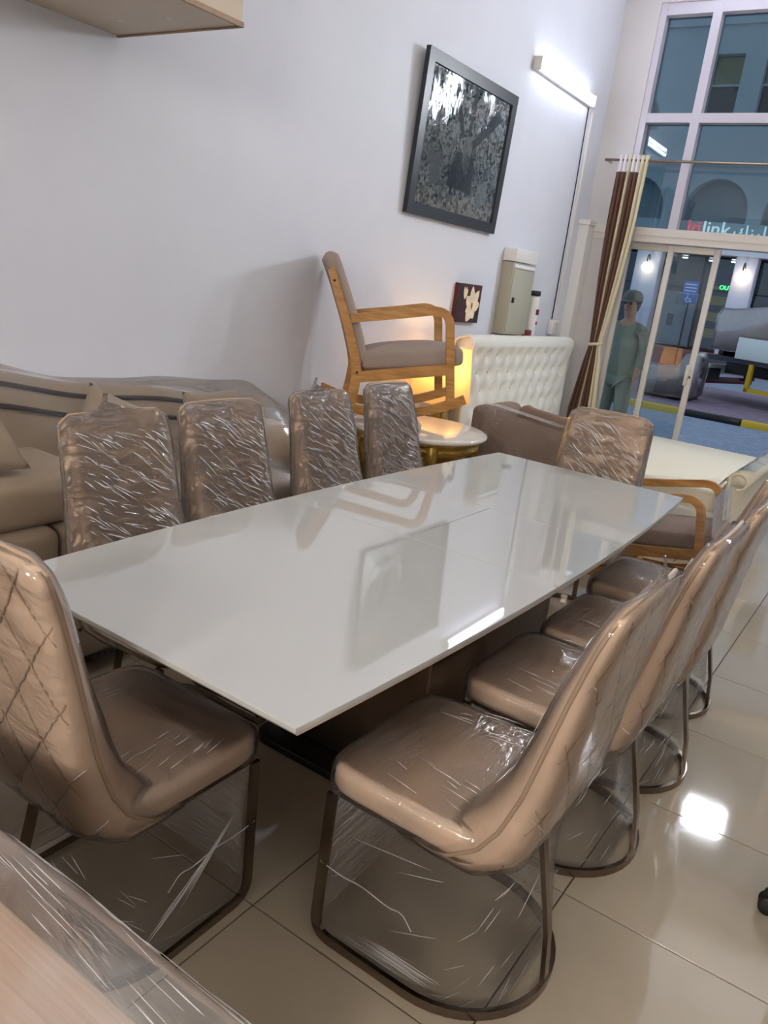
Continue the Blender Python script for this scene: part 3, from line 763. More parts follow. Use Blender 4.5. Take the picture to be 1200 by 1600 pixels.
# ================================================================== ROUND TABLE with slabs and rocking chair
rt = empty('round_table', (-2.47, 4.14, 0), 0, 'round gilded table with cream marble top carrying a rocking chair', 'table')
MB().lathe([(.40, .682), (.418, .684), (.422, .697), (.418, .709), (.40, .712)], n=56).build('table_top', 'marble', rt)
MB().lathe([(.34, .60), (.36, .602), (.365, .612), (.372, .616), (.372, .64), (.362, .645), (.362, .655), (.385, .66), (.392, .672), (.385, .682), (.34, .682)], n=56).build('apron', 'gold', rt)
b = MB()
for k in range(72):
    a = 2*PI*k/72; b.lathe([(0, -.006), (.007, -.004), (.007, .004), (0, .006)], (.372*math.cos(a), .372*math.sin(a), .628), 6)
o = b.build('beading', 'gold', rt); o['kind'] = 'stuff'
for k in range(4):
    a = PI/4+k*PI/2; c, s_ = math.cos(a), math.sin(a)
    lp = smooth([(c*.345, s_*.345, .66), (c*.36, s_*.36, .56), (c*.31, s_*.31, .40), (c*.27, s_*.27, .22), (c*.33, s_*.33, .06), (c*.36, s_*.36, .012)], 6)
    MB().tube(lp, .03, taper=[1.5-1.1*min(1, i/len(lp)*1.3)+.3*max(0, i/len(lp)-.8)*5*.5 for i in range(len(lp))]).build('leg', 'gold', rt)
MB().lathe([(.02, .20), (.24, .205), (.25, .215), (.24, .225), (.02, .23)], n=32).build('shelf', 'gold', rt)
HR = R(50)   # heading of the rocking chair measured from +Y towards +X
Fh = Vector((math.sin(HR), math.cos(HR), 0)); Rh = Vector((math.cos(HR), -math.sin(HR), 0))
cb = Vector((-2.515, 3.96, 0))-Rh*.22
for z, s_, lb in ((.712, .0, 'white slab under the rocking chair on the round gilded table'),):
    tag(MB().rbox((0, 0, .022), (.62-s_, .26, .043), .006, 2, mat=Matrix.Rotation(-HR, 4, 'Z')).xf(Matrix.Translation((cb.x, cb.y, z+.0005))).build('stone_slab', 'marble'), lb, 'slab')

def rocking_chair(loc, heading, tilt, label, fabric, wrapped=False, W=.27):
    """local: +y forward, +x right; origin under the middle of the rockers"""
    root = empty('rocking_chair', loc, -heading, label, 'rocking chair')
    ct, st = math.cos(tilt), math.sin(tilt)
    def T(x, y, z):   # tip the whole frame back about the rocker contact line
        y0 = y+.30
        return Vector((x, y0*ct-z*st, y0*st+z*ct))
    RK = [( -.72, .10), (-.60, .045), (-.45, .005), (-.30, -.01), (-.15, .0), (.0, .03), (.07, .052)]
    zoff = .035
    prof = FLAT(.05, .026)
    for s_ in (-1, 1):
        x = s_*W
        MB().tube(smooth([T(x, y, z+zoff) for y, z in RK], 5), prof, up=(0, -st, ct), smooth=False).build('rocker', 'oak', root)
        arm = fillet([T(x, -.545, .545), T(x, -.30, .555), T(x, -.01, .575), T(x, -.012, .30), T(x, -.012, .055)], .10, 8)
        MB().tube(arm, FLAT(.028, .045), up=(1, 0, 0), smooth=False).build('arm', 'oak', root)
        post = smooth([T(x, -.575, .06), T(x, -.535, .20), T(x, -.525, .30), T(x, -.56, .50), T(x, -.60, .66), T(x, -.635, .80)], 5)
        MB().tube(post, FLAT(.026, .05), up=(1, 0, 0), smooth=False, taper=[1.15-.4*i/len(post) for i in range(len(post))]).build('back_post', 'oak', root)
        MB().tube([T(x, -.53, .235), T(x, -.012, .255)], FLAT(.06, .024), up=(0, -st, ct), smooth=False).build('side_rail', 'oak', root)
        for q in (.74, .26): MB().lathe([(0, -.016), (.007, -.015), (.007, .015), (0, .016)], (0, 0, 0), 8).xf(Matrix.Translation(T(x, -.622 if q > .5 else -.523, q)) @ Matrix.Rotation(PI/2, 4, 'Y')).build('dowel', 'nail', root)
    for (y, z, d, h) in ((-.02, .245, .022, .06), (-.5, .235, .022, .05), (-.45, .055, .03, .03)):
        a, c = T(-W, y, z), T(W, y, z); MB().tube([a, c], FLAT(h, d), up=(0, -st, ct), smooth=False).build('cross_rail', 'oak', root)
    # seat cushion
    M = Matrix.Translation(T(0, 0, 0)) @ Matrix.Rotation(tilt, 4, 'X')
    wI = W-.02
    se_ = MB().slab(rrect(-wI, wI, -.50, .07, .03), .268, .365, .03, .035)
    # cushion front wraps past the front legs
    se_.xf(M); sc_ = se_.build('seat_cushion', fabric, root)
    # back pad between the posts, rounded head
    pts = [(-.500, .30), (-.515, .42), (-.545, .55), (-.58, .68), (-.615, .80), (-.645, .885)]
    nrm = []; rg = []
    for i in range(31):
        v = i/30; y, z = lerp_tab(pts, v); y2, z2 = lerp_tab(pts, min(1, v+.02)); y1, z1 = lerp_tab(pts, max(0, v-.02))
        tdir = Vector((0, y2-y1, z2-z1)).normalized(); n_ = Vector((0, -tdir.z, tdir.y))  # pointing backwards
        th = .046*min(1, (1-v)*14+.25)*min(1, v*12+.3); ww = wI*(1 if v < .93 else 1-.08*((v-.93)/.07)**2)
        ring = []
        for k in range(28):
            a = 2*PI*k/28; c, s2 = math.cos(a), math.sin(a)
            q = Vector((ww*math.copysign(abs(c)**.35, c), y, z))+n_*(th*math.copysign(abs(s2)**.6, s2))
            ring.append(T(q.x, q.y, q.z))
        rg.append(ring)
    MB().rings(rg).build('back_cushion', fabric, root)
    if wrapped:
        b = MB()
        rg2 = []
        for ring in rg:
            c = sum(ring, Vector())/len(ring); rg2.append([c+(p-c)*1.04+(p-c).normalized()*.006 for p in ring])
        b.rings(rg2)
        # film stretched over arms and seat
        for s_ in (-1, 1):
            def fn(u, v, s_=s_):
                a = lerp_tab([(-.60, .66), (-.50, .60), (-.25, .585), (-.02, .60), (.03, .50), (.03, .25)], u)
                x = s_*(W+.035-.01*math.sin(9*u)); z = a[1]*(1-v)+.22*v
                return T(x, a[0], z+.004*math.sin(23*u+11*v))
            b.sheet(fn, 24, 8)
        def fr(u, v): return T((2*u-1)*(W+.03), .055-.01*math.sin(PI*u), .58*(1-v)+.2*v)
        b.sheet(fr, 10, 8)
        b.build('plastic_wrap', 'film_far', root)
    return root
rc1 = rocking_chair((cb.x, cb.y, .766), HR, R(8.5), 'oak rocking chair with grey-brown cushions standing on the round table', 'rocker_fabric', W=.205)
rc1.scale = (1.08, 1.08, 1.08)
rocking_chair((-1.03, 4.72, .009), R(88), R(9), 'film wrapped oak rocking chair on the floor behind the far end of the dining table', 'armchair_fabric', True)

# ================================================================== ARMCHAIR between round table and bed
ac = empty('armchair', (-2.12, 5.12, 0), 0, 'brown upholstered armchair with wooden front posts wrapped in film beside the bed', 'armchair')
ainv = Matrix.Translation((2.12, -5.12, 0))
def ap(b, name, mat):
    o = b.build(name, mat, ac); o.matrix_parent_inverse = ainv; return o
for y in (4.87, 5.37):
    rg = []
    for k in range(17):
        u = k/16; x = -2.42+.60*u; zt = .80-.055*u if u > .2 else .80-.09*((.2-u)/.2)**2
        hh = zt-.28; rg.append([Vector((x, y+.04*math.copysign(abs(math.cos(a))**.5, math.cos(a)), .28+hh/2+hh/2*math.copysign(abs(math.sin(a))**.4, math.sin(a)))) for a in [2*PI*q/20 for q in range(20)]])
    ap(MB().rings(rg), 'arm', 'armchair_fabric')
    ap(MB().rbox((-1.80, y, .34), (.035, .075, .68), .006, 2), 'front_leg', 'oak')
    ap(MB().rbox((-2.40, y, .15), (.04, .05, .30), .006, 2), 'rear_leg', 'oak')
ap(puff(-2.50, -2.36, 4.84, 5.40, .28, .80, .05), 'backrest', 'armchair_fabric')
ap(puff(-2.38, -1.79, 4.915, 5.325, .30, .47, .05), 'seat_cushion', 'armchair_fabric')
def acf(u, v):
    P = [(-2.52, 0), (-2.40, .825), (-2.2, .822), (-1.775, .765), (-1.770, .5)]
    x = -2.44+.67*u; z = (.82-.055*max(0, u-.2)/.8)*(1-v)+.3*v
    return (x, 4.822-.004*math.sin(13*u+7*v), z+.003*math.sin(19*u))
b = MB().sheet(acf, 20, 8)
b.sheet(lambda u, v: (-1.772, 4.822+.1*u, .768*(1-v)+.42*v), 3, 5)
b.sheet(lambda u, v: (-2.44+.67*u, 4.822+.1*v, .822-.055*max(0, u-.2)/.8+.002), 14, 3)
ap(b, 'plastic_wrap', 'film_far')

# ================================================================== BED
bed = empty('bed', (-1.9, 6.5, 0), 0, 'white tufted sleigh bed with cream mattress beside the window', 'bed')
binv = Matrix.Translation((1.9, -6.5, 0))
def bp(b, name, mat, par=None):
    o = b.build(name, mat, par or bed)
    if not par: o.matrix_parent_inverse = binv
    return o
HB0, HB1 = 5.52, 7.58
# headboard: scrolled cross-section in x/z swept along the wall, front face dimpled by buttons
prof = [(-2.92, .25), (-2.925, .60), (-2.93, .95), (-2.915, 1.05), (-2.90, 1.13), (-2.915, 1.185), (-2.96, 1.212), (-3.02, 1.205), (-3.065, 1.165), (-3.07, 1.11), (-3.04, 1.075), (-3.03, 1.0), (-3.03, .25)]
rows = [1.06, .915, .77, .625, .48]
btn = []
for r_, z in enumerate(rows):
    for k in range(12):
        y = HB0+.12+k*.19+(.095 if r_ % 2 else 0)
        if y < HB1-.08: btn.append((y, z))
front = smooth([(x, 0, z) for x, z in prof[:5]], 12); rest = smooth([(x, 0, z) for x, z in prof[4:]], 4)
pp = front+rest[1:]
rg = []
ny = 150
for k in range(ny+1):
    y = HB0+(HB1-HB0)*k/ny; ring = []
    for q, p in enumerate(pp):
        x, z = p.x, p.z; d = 0
        if q < len(front):
            for by, bz in btn:
                dd = ((y-by)/.062)**2+((z-bz)/.056)**2
                if dd < 6: d += .036*math.exp(-dd*1.5)
            # soft diagonal pleats between the buttons
        ring.append(Vector((x-d, y, z)))
    rg.append(ring)
hb = bp(MB().rings(rg), 'headboard', 'white_leather')
for y_, z_ in btn:
    x_ = -2.965
    bp(MB().lathe([(0, -.004), (.011, -.002), (.010, .004), (0, .007)], (0, 0, 0), 8).xf(Matrix.Translation((x_+.004 if z_ < 1.0 else x_+.016, y_, z_)) @ Matrix.Rotation(PI/2, 4, 'Y')), 'button', 'white_leather', hb)
# rolled end cap facing the room
cap_ = [(x*1, z) for x, z in prof]
bp(MB().rings([[Vector((x-.004, HB0-.012, z)) for x, z in prof], [Vector((x+.006, HB0+.0, z+.004)) for x, z in prof]]), 'end_panel', 'white_leather', hb)
# scroll welt on the end
sw = smooth([(-2.928, HB0-.016, .30), (-2.932, HB0-.016, .95), (-2.905, HB0-.016, 1.13), (-2.96, HB0-.016, 1.203), (-3.06, HB0-.016, 1.16), (-3.06, HB0-.016, 1.10), (-3.0, HB0-.016, 1.08), (-2.985, HB0-.016, 1.12)], 6)
bp(MB().tube(sw, .009), 'welt', 'white_leather', hb)
bp(puff(-2.90, -.92, 5.56, 7.55, .08, .30, .02), 'bed_base', 'white_leather')
mt = bp(puff(-2.90, -.95, 5.60, 7.53, .28, .452, .04), 'mattress', 'cream_mattress')
fp = smooth([(-.92, 0, .1), (-.92, 0, .40), (-.90, 0, .50), (-.90, 0, .58), (-.85, 0, .625), (-.79, 0, .61), (-.765, 0, .56), (-.79, 0, .51), (-.83, 0, .49), (-.84, 0, .1)], 4)
bp(MB().rings([[Vector((p.x, y, p.z)) for p in fp] for y in (5.54, 6.0, 6.5, 7.0, 7.56)]), 'footboard', 'cream_mattress')
bp(MB().tube(smooth([(-.835, 5.535, .50), (-.79, 5.535, .52), (-.775, 5.535, .565), (-.80, 5.535, .60), (-.85, 5.535, .61), (-.885, 5.535, .575), (-.885, 5.535, .50), (-.905, 5.535, .40)], 5), .008), 'footboard_welt', 'cream_mattress')
bp(MB().sheet(lambda u, v: (-.88+.02*math.sin(9*v), 5.5+2.0*u, .64-.16*abs(v-.2)+.004*math.sin(30*u)) if False else (-.97+.22*v, 5.53+2.03*u, .47+.175*math.sin(min(1, v*1.4)*PI/2)+.003*math.sin(40*u+9*v)), 26, 10), 'plastic_wrap', 'film_far')

# nightstand and table lamp behind the rocking chair
ns = empty('nightstand', (-2.93, 5.14, 0), 0, 'small gilded nightstand under the lit lamp', 'nightstand')
MB().rbox((0, 0, .30), (.36, .36, .36), .01, 2).build('body', 'gold', ns)
MB().rbox((0, 0, .49), (.40, .40, .025), .006, 2).build('top', 'marble', ns)
MB().rbox((.185, 0, .31), (.012, .30, .24), .004, 2).build('drawer', 'gold', ns)
for sx_ in (-1, 1):
    for sy_ in (-1, 1): MB().rbox((sx_*.15, sy_*.15, .06), (.04, .04, .12), .005, 2).build('leg', 'gold', ns)
tl = empty('table_lamp', (-2.93, 5.14, .503), 0, 'lit table lamp with yellow square shade and gold base', 'lamp')
MB().rbox((0, 0, .09), (.13, .13, .17), .012, 2).build('base', 'gold', tl)
MB().rbox((0, 0, .012), (.16, .16, .022), .004, 2).build('plinth', 'black_metal', tl)
MB().tube([(0, 0, .17), (0, 0, .38)], .008).build('stem', 'gold', tl)
b = MB(); A, Bq = .17, .14
b.rings([[(x*A, y*A, .215) for x, y in ((-1, -1), (1, -1), (1, 1), (-1, 1))], [(x*Bq, y*Bq, .62) for x, y in ((-1, -1), (1, -1), (1, 1), (-1, 1))]], cap0=False, cap1=False, smooth=False)
b.build('lamp_shade', 'shade', tl)
MB().lathe([(0, -.045), (.02, -.04), (.032, 0), (.02, .035), (0, .04)], (0, 0, .42), 14).build('bulb', 'bulb', tl)
pl = bpy.data.lights.new('lamp_bulb', 'POINT'); pl.energy = LAMP_W; pl.color = (1, .60, .22); pl.shadow_soft_size = .04
po = bpy.data.objects.new('lamp_glow', pl); col.objects.link(po); po.location = (0, 0, .48); po.parent = tl

# ================================================================== PICTURES ON THE WALL
pc = empty('framed_picture', (XW, 5.40, 2.50), 0, 'large black framed aerial city photograph hung on the white wall', 'picture')
tiltM = Matrix.Rotation(R(2.0), 4, 'Y')
Mp = tiltM @ Matrix(((0, 0, 1, .022), (1, 0, 0, 0), (0, 1, 0, 0), (0, 0, 0, 1)))   # local x -> world y, y -> z, z -> x
hw, hh, fw = .655, .505, .075
MB().plate([(-hw, -hh), (hw, -hh), (hw, hh), (-hw, hh)], [[(-hw+fw, -hh+fw), (hw-fw, -hh+fw), (hw-fw, hh-fw), (-hw+fw, hh-fw)]], 0, .035, Mp).build('frame', 'frame_black', pc)
o = MB().plate([(-hw+.05, -hh+.05), (hw-.05, -hh+.05), (hw-.05, hh-.05), (-hw+.05, hh-.05)], [], .008, .014, Mp).build('print', 'city_print', pc)
# the avenues and tower of the printed view, as flat print
def flat(pts, z, mat, name, par, M=Mp): MB().plate(pts, [], z, z+.0006, M).build(name, mat, par)
plain('print_grey', (.20, .23, .24), .4, noise=.3, nscale=40); plain('print_dark', (.06, .075, .08), .4, noise=.7, nscale=26); plain('print_light', (.36, .39, .40), .4, noise=.45, nscale=26)
for pts, mt_ in (([(-.30, .43), (-.22, .43), (-.03, .10), (-.07, .08)], 'print_dark'), ([(.03, .43), (.08, .43), (.06, .10), (.02, .10)], 'print_dark'), ([(.42, .36), (.50, .30), (.12, .02), (.08, .06)], 'print_dark'),
                 ([(-.10, -.02), (.16, -.02), (.20, -.28), (-.18, -.26)], 'print_dark'), ([(-.02, .08), (.07, .11), (.11, .06), (.10, -.14), (.05, -.16), (-.01, -.08)], 'print_light'),
                 ([(.0, .06), (.03, .075), (.045, -.12), (.02, -.10)], 'print_grey'), ([(-.44, -.10), (-.30, -.06), (-.28, -.26), (-.40, -.30)], 'print_grey'), ([(.28, -.2), (.42, -.14), (.46, -.30), (.32, -.36)], 'print_light'), ([(.2, -.36), (.33, -.40), (.36, -.43), (.12, -.43)], 'print_light')):
    flat(pts, .0145, mt_, 'print_detail', pc)
o = MB().sheet(lambda u, v: Mp @ Vector(((2*u-1)*(hw-.08), (2*v-1)*(hh-.08), .027+.004*math.sin(14*u+3*v)*math.sin(5*v)**2)), 30, 24).build('plastic_wrap', 'film_picture', pc)
fp_ = empty('flower_canvas', (XW, 5.80, 1.435), 0, 'small dark red canvas with cream magnolia flowers on the wall', 'picture')
Mf = Matrix(((0, 0, 1, 0), (1, 0, 0, 0), (0, 1, 0, 0), (0, 0, 0, 1)))
MB().plate([(-.19, -.15), (.19, -.15), (.19, .15), (-.19, .15)], [], .002, .04, Mf).build('canvas', 'canvas_red', fp_)
MB().plate([(-.185, -.145), (-.13, -.145), (-.10, .145), (-.185, .145)], [], .040, .0405, Mf).build('painted_band', 'canvas_dark', fp_)
MB().plate([(.10, -.145), (.185, -.145), (.185, -.04), (.12, -.06)], [], .040, .0405, Mf).build('painted_band', 'canvas_dark', fp_)
def petal(cx, cy, ang, L, wd, z, name='painted_petal', mat='petal'):
    a = R(ang); o = []
    for k in range(17):
        t = k/16; r_ = math.sin(PI*t)**.8*wd/2; o.append((t*L, r_))
    for k in range(15, 0, -1):
        t = k/16; r_ = math.sin(PI*t)**.8*wd/2; o.append((t*L, -r_))
    o = [(cx+x*math.cos(a)-y*math.sin(a), cy+x*math.sin(a)+y*math.cos(a)) for x, y in o]
    MB().plate(o, [], z, z+.0005, Mf).build(name, mat, fp_)
for i, (an, L, wd) in enumerate(((95, .17, .075), (55, .17, .08), (140, .13, .09), (15, .13, .09), (-60, .10, .08), (-120, .13, .09), (-95, .09, .08), (-160, .1, .07))): petal(.05, -.03, an, L, wd, .0408+i*.0002)
petal(.05, -.045, 90, .06, .03, .0426, 'painted_heart', 'petal_heart')
for i, (an, L, wd) in enumerate(((80, .10, .035), (100, .10, .035), (65, .09, .03))): petal(-.085, .03, an, L, wd, .0426+i*.0002)

# electrical cabinet with box on top, ledge and bits
ec = empty('electrical_cabinet', (XW, 6.58, 1.2), 0, 'tall beige metal electrical cabinet mounted on the white wall', 'cabinet')
MB().rbox((.055, 0, .31), (.11, .45, .60), .004, 2).build('body', 'cabinet_side', ec)
d_ = MB().rbox((.113, .0, .29), (.01, .41, .52), .004, 2).build('door', 'cabinet', ec)
MB().rbox((.122, -.155, .30), (.012, .035, .045), .003, 2).build('latch', 'dark', d_)
MB().rbox((.114, .0, .58), (.008, .41, .03), .002, 2).build('name_strip', 'white_print', ec)
tag(MB().rbox((XW+.06, 6.58, 1.868), (.12, .44, .105), .004, 2).build('carton', 'white_paint'), 'white box on top of the electrical cabinet', 'box')
tag(MB().rbox((XW+.07, 6.75, 1.185), (.14, .82, .025), .004, 2).build('wall_ledge', 'white_paint'), 'white ledge under the electrical cabinet', 'ledge')
bt = empty('white_bottle', (XW+.07, 6.98, 1.198), 0, 'white upright bottle with black lid and red marks beside the electrical cabinet', 'bottle')
MB().lathe([(.02, 0), (.052, .003), (.055, .02), (.055, .32), (.048, .35), (.03, .362)], n=24).build('body', 'white_paint', bt)
MB().lathe([(.03, .36), (.05, .362), (.05, .40), (.045, .405), (.01, .406)], n=24).build('lid', 'dark', bt)
MB().box((.054, -.004, .22), (.006, .05, .05)).build('mark', 'maroon', bt); MB().box((.054, .004, .12), (.006, .03, .03)).build('mark', 'red', bt)
tag(MB().rbox((XW+.10, 6.865, 1.225), (.05, .10, .055), .004, 2).build('small_box', 'maroon'), 'small dark box on the ledge in front of the bottle', 'box')

# ================================================================== CURTAIN
MB().tube([(-3.06, 7.90, 2.885), (2.4, 7.90, 2.885)], .013).build('curtain_rod', 'rod')
tag(bpy.data.objects['curtain_rod'], 'thin metal curtain rod across the shop window', 'rod')
cr_ = bpy.data.objects['curtain_rod']
for x in (-3.05, .0, 2.38): MB().tube([(x, 7.90, 2.885), (x, 8.055, 2.885)], .009).build('bracket', 'rod', cr_)
cu = empty('curtain', (-2.8, 7.90, 0), 0, 'brown curtain with cream edging tied back beside the window', 'curtain')
CEN = [(.0, -2.82, .15), (.5, -2.83, .145), (1.0, -2.815, .085), (1.17, -2.81, .055), (1.35, -2.805, .075), (1.8, -2.80, .115), (2.3, -2.79, .14), (2.93, -2.785, .145)]
def cw(z):
    for (z0, c0, w0), (z1, c1, w1) in zip(CEN, CEN[1:]):
        if z <= z1:
            t = (z-z0)/(z1-z0); return c0+(c1-c0)*t, w0+(w1-w0)*t
    return CEN[-1][1:]
def cloth(u0, u1, z0, z1, name, mat, dy=0):
    def fn(u, v):
        z = z0+(z1-z0)*v; c, wd = cw(z); q = u0+(u1-u0)*u
        amp = .028*(.55+.45*min(1, wd/.14))
        return (c+wd*(2*q-1)+.006*math.sin(q*44+1), 7.905+dy+amp*math.sin(q*2*PI*7+.4*math.sin(z*2)), z)
    o = MB().sheet(fn, max(10, int(130*(u1-u0))), 40).build(name, mat, cu); o.matrix_parent_inverse = Matrix.Translation((2.8, -7.90, 0))
    md = o.modifiers.new('thickness', 'SOLIDIFY'); md.thickness = .003
cloth(0, .40, .03, 2.78, 'brown_panel', 'curtain_brown'); cloth(.40, .435, .03, 2.93, 'cream_strip', 'curtain_cream'); cloth(.435, .80, .03, 2.78, 'brown_panel', 'curtain_brown')
cloth(.80, 1.0, .03, 2.93, 'cream_edge', 'curtain_cream'); cloth(0, .40, 2.78, 2.93, 'heading_band', 'curtain_white'); cloth(.435, .80, 2.78, 2.93, 'heading_band', 'curtain_white')
tb = MB().tube([(-2.81+.072*math.cos(a), 7.905+.05*math.sin(a), 1.17+.012*math.cos(a)) for a in [2*PI*k/24 for k in range(24)]], FLAT(.03, .004), closed=True, up=(0, 0, 1)).build('tie_back', 'curtain_cream', cu); tb.matrix_parent_inverse = Matrix.Translation((2.8, -7.90, 0))

# ================================================================== FOREGROUND SIDEBOARD in film
sb = empty('sideboard', (-1.15, .22, 0), 0, 'pale wood sideboard wrapped in film in the near left corner', 'sideboard')
sinv = Matrix.Translation((1.15, -.22, 0))
def sbp(b, name, mat):
    o = b.build(name, mat, sb); o.matrix_parent_inverse = sinv; return o
sbp(MB().rbox((-1.13, .22, .735), (1.52, .465, .032), .008, 3), 'top', 'pale_wood')
sbp(MB().rbox((-1.13, .22, .40), (1.46, .43, .636), .004, 2), 'body', 'pale_wood')
for k in range(3): sbp(MB().rbox((-1.60+k*.48, .0, .41), (.46, .018, .58), .004, 2), 'door', 'pale_wood')
for x in (-1.8, -.46):
    for y in (.06, .38): sbp(MB().rbox((x, y, .042), (.05, .05, .083), .004, 2), 'foot', 'pale_wood')
def sbf(u, v):
    x = -1.92+1.57*u
    P = [(-.02, .7525), (.40, .7535), (.455, .758), (.50+.03*u, .742), (.525+.04*u, .70), (.50, .62), (.47, .45), (.455, .15)]
    y, z = lerp_tab(P, v); k = 1 if .3 < v < .8 else .25
    return (x, y+k*.004*math.sin(9*u+3*math.sin(4*u)), z+k*.003*math.sin(16*u+5*v))
b = MB().sheet(sbf, 70, 40)
b.sheet(lambda u, v: (-.352+.016*math.sin(6*u+4*v), .0+.52*u, .752*(1-v)+.2*v), 12, 12)
sbp(b, 'plastic_wrap', 'film_board')
b = MB(); rs = random.Random(5)
for k in range(70):
    u0, v0 = rs.uniform(.3, .98), rs.uniform(.27, .56); L_ = rs.uniform(.02, .09); w_ = rs.uniform(.0004, .0011); sl_ = rs.uniform(.1, .4)
    pts = [Vector(sbf(u0-L_*q/5, v0+L_*q/5*sl_))+Vector((0, .001, .002)) for q in range(6)]
    b.tube(pts, [(w_*math.cos(2*PI*q/3), w_*math.sin(2*PI*q/3)) for q in range(3)], taper=[.2, .8, 1, 1, .7, .2])
sbp(b, 'film_creases', 'film_fold')['kind'] = 'stuff'

# swivel chair standing just past the right edge: only one castor reaches into view
ca = empty('swivel_chair', (.317, 2.231, 0), 0, 'black swivel chair whose castor shows at the right edge of the floor', 'office chair')
for k in range(5):
    a = R(186+72*k); M_ = Matrix.Rotation(a, 4, 'Z')
    lg = MB().tube([(.0, 0, .115), (.15, 0, .105), (.30, 0, .085)], .019, taper=[1.3, 1.1, .8]).xf(M_).build('star_leg', 'rubber', ca)
    for s_ in (-1, 1): MB().lathe([(.010, -.009), (.024, -.009), (.028, -.005), (.028, .005), (.024, .009), (.010, .009)], (0, 0, 0), 20).xf(M_ @ Matrix.Translation((.30, s_*.014, .028)) @ Matrix.Rotation(PI/2, 4, 'X')).build('castor_wheel', 'rubber', lg)
    MB().rbox((.296, 0, .055), (.045, .022, .035), .008, 3, mat=None).xf(M_).build('castor_fork', 'rubber', lg)
MB().lathe([(.045, .09), (.045, .15), (.028, .16), (.028, .40), (.05, .42)], n=20).build('gas_lift', 'rubber', ca)
MB().slab(rrect(-.22, .24, -.23, .23, .09), .42, .50, .03, .012).build('seat', 'rubber', ca)
rg = []
for k in range(13):
    v = k/12; z = .58+.42*v; hw_ = .20*(1-.12*v)*(1 if .06 < v < .94 else .86)
    rg.append([Vector((.27+.03*v+.025*math.copysign(abs(math.sin(a))**.6, math.sin(a)), hw_*math.copysign(abs(math.cos(a))**.5, math.cos(a)), z)) for a in [2*PI*q/20 for q in range(20)]])
MB().rings(rg).build('backrest', 'rubber', ca)
MB().tube(smooth([(.05, 0, .41), (.24, 0, .42), (.32, 0, .52), (.31, 0, .72)], 5), FLAT(.012, .05), up=(0, 1, 0), smooth=False).build('back_bar', 'rubber', ca)

# ================================================================== OUTSIDE
GZ = -.14
struct(MB().bx(-22, 16, YW+.24, 14.6, GZ-.2, GZ).build('street', 'cobble'), 'blue grey cobbled street outside the shop')
struct(MB().bx(-22, 16, 14.75, 20.5, GZ-.2, GZ+.10).build('pavement', 'brick_paving'), 'purple brick paving where the truck stands')
struct(MB().bx(-22, 16, 20.5, 27.4, GZ-.2, GZ+.06).build('far_street', 'cobble'))
struct(MB().bx(-22, 16, 27.4, 36, GZ-.2, .44).build('far_pavement', 'plinth_red'), 'raised red pavement before the opposite shops')
kb = struct(MB().bx(-22, 16, 14.6, 14.75, GZ-.2, GZ-.005).build('kerb', 'grout'), 'black and yellow painted kerb across the street')
for k in range(22):
    x0 = -14.4+k*1.0; MB().rbox((x0+.5, 14.675, GZ+.045), (.985, .16, .13), .02, 2).build('kerb_stone', 'yellow' if k % 2 == 0 else 'black_metal', kb)

# opposite building
YF = 28.5
bd = empty('building', (-6.5, YF, .44), 0, 'pale building with arched niches and shops across the street', 'building')
dinv = Matrix.Translation((6.5, -YF, -.44))
def dp(b, name, mat, par=None):
    o = b.build(name, mat, par or bd)
    if not par: o.matrix_parent_inverse = dinv
    return o
MF = Matrix(((1, 0, 0, 0), (0, 0, 1, 0), (0, 1, 0, 0), (0, 0, 0, 1)))  # local x->x, y->z, z->y
def arch(cx, z0, zs, r, n=16): return [(cx-r, z0)]+[(cx+r*math.cos(PI-PI*k/n), zs+r*math.sin(PI-PI*k/n)) for k in range(n+1)]+[(cx+r, z0)]
holes = [arch(-7.05, 4.55, 4.85, 1.02), arch(-4.55, 4.55, 4.85, 1.02), arch(-9.75, 4.55, 4.85, 1.02), arch(-2.05, 4.55, 4.85, 1.02)]
wins = [(-8.05, -7.15, 7.6, 9.5), (-6.5, -5.6, 7.6, 9.5), (-4.9, -4.0, 7.6, 9.5), (-3.3, -2.4, 7.6, 9.5)]
upar = [arch(-10.3, 7.3, 7.6, .85)]
wl = [[(a, c), (b_, c), (b_, d), (a, d)] for a, b_, c, d in wins]
dp(MB().plate([(-20, 4.0), (10, 4.0), (10, 14), (-20, 14)], holes+wl+upar, YF, YF+.45, MF), 'upper_wall', 'facade')
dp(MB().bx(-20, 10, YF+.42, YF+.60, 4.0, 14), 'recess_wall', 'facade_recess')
dp(MB().bx(-20, 10, YF-.15, YF+.1, 6.25, 6.42), 'cornice', 'facade'); dp(MB().bx(-20, 10, YF-.1, YF+.1, 10.3, 10.45), 'cornice', 'facade')
for a, b_, c, d in wins:
    wp = dp(MB().bx(a, b_, YF+.30, YF+.36, c, d), 'window', 'facade_window')
    dp(MB().bx(a+.04, b_-.04, YF+.26, YF+.30, d-.85, d-.04), 'blind', 'blind', wp)
    dp(MB().bx(a-.02, b_+.02, YF+.22, YF+.30, c+1.02, c+1.08), 'glazing_bar', 'facade', wp)
dp(MB().bx(-20, 10, YF-.35, YF+.3, 3.55, 4.05), 'fascia', 'facade')
for x0, x1 in ((-5.98, -5.30), (-9.2, -8.35), (-2.6, -1.9), (-12.6, -11.9), (.9, 1.6)):
    dp(MB().rbox(((x0+x1)/2, YF, 2.0), (x1-x0, .5, 3.12), .03, 2), 'pillar', 'pillar')
dp(MB().bx(-20, 10, YF+4.2, YF+4.4, .44, 3.6), 'shop_back_wall', 'shop_dark'); dp(MB().bx(-20, 10, YF+.3, YF+4.4, 3.5, 3.6), 'shop_ceiling', 'shop_dark')
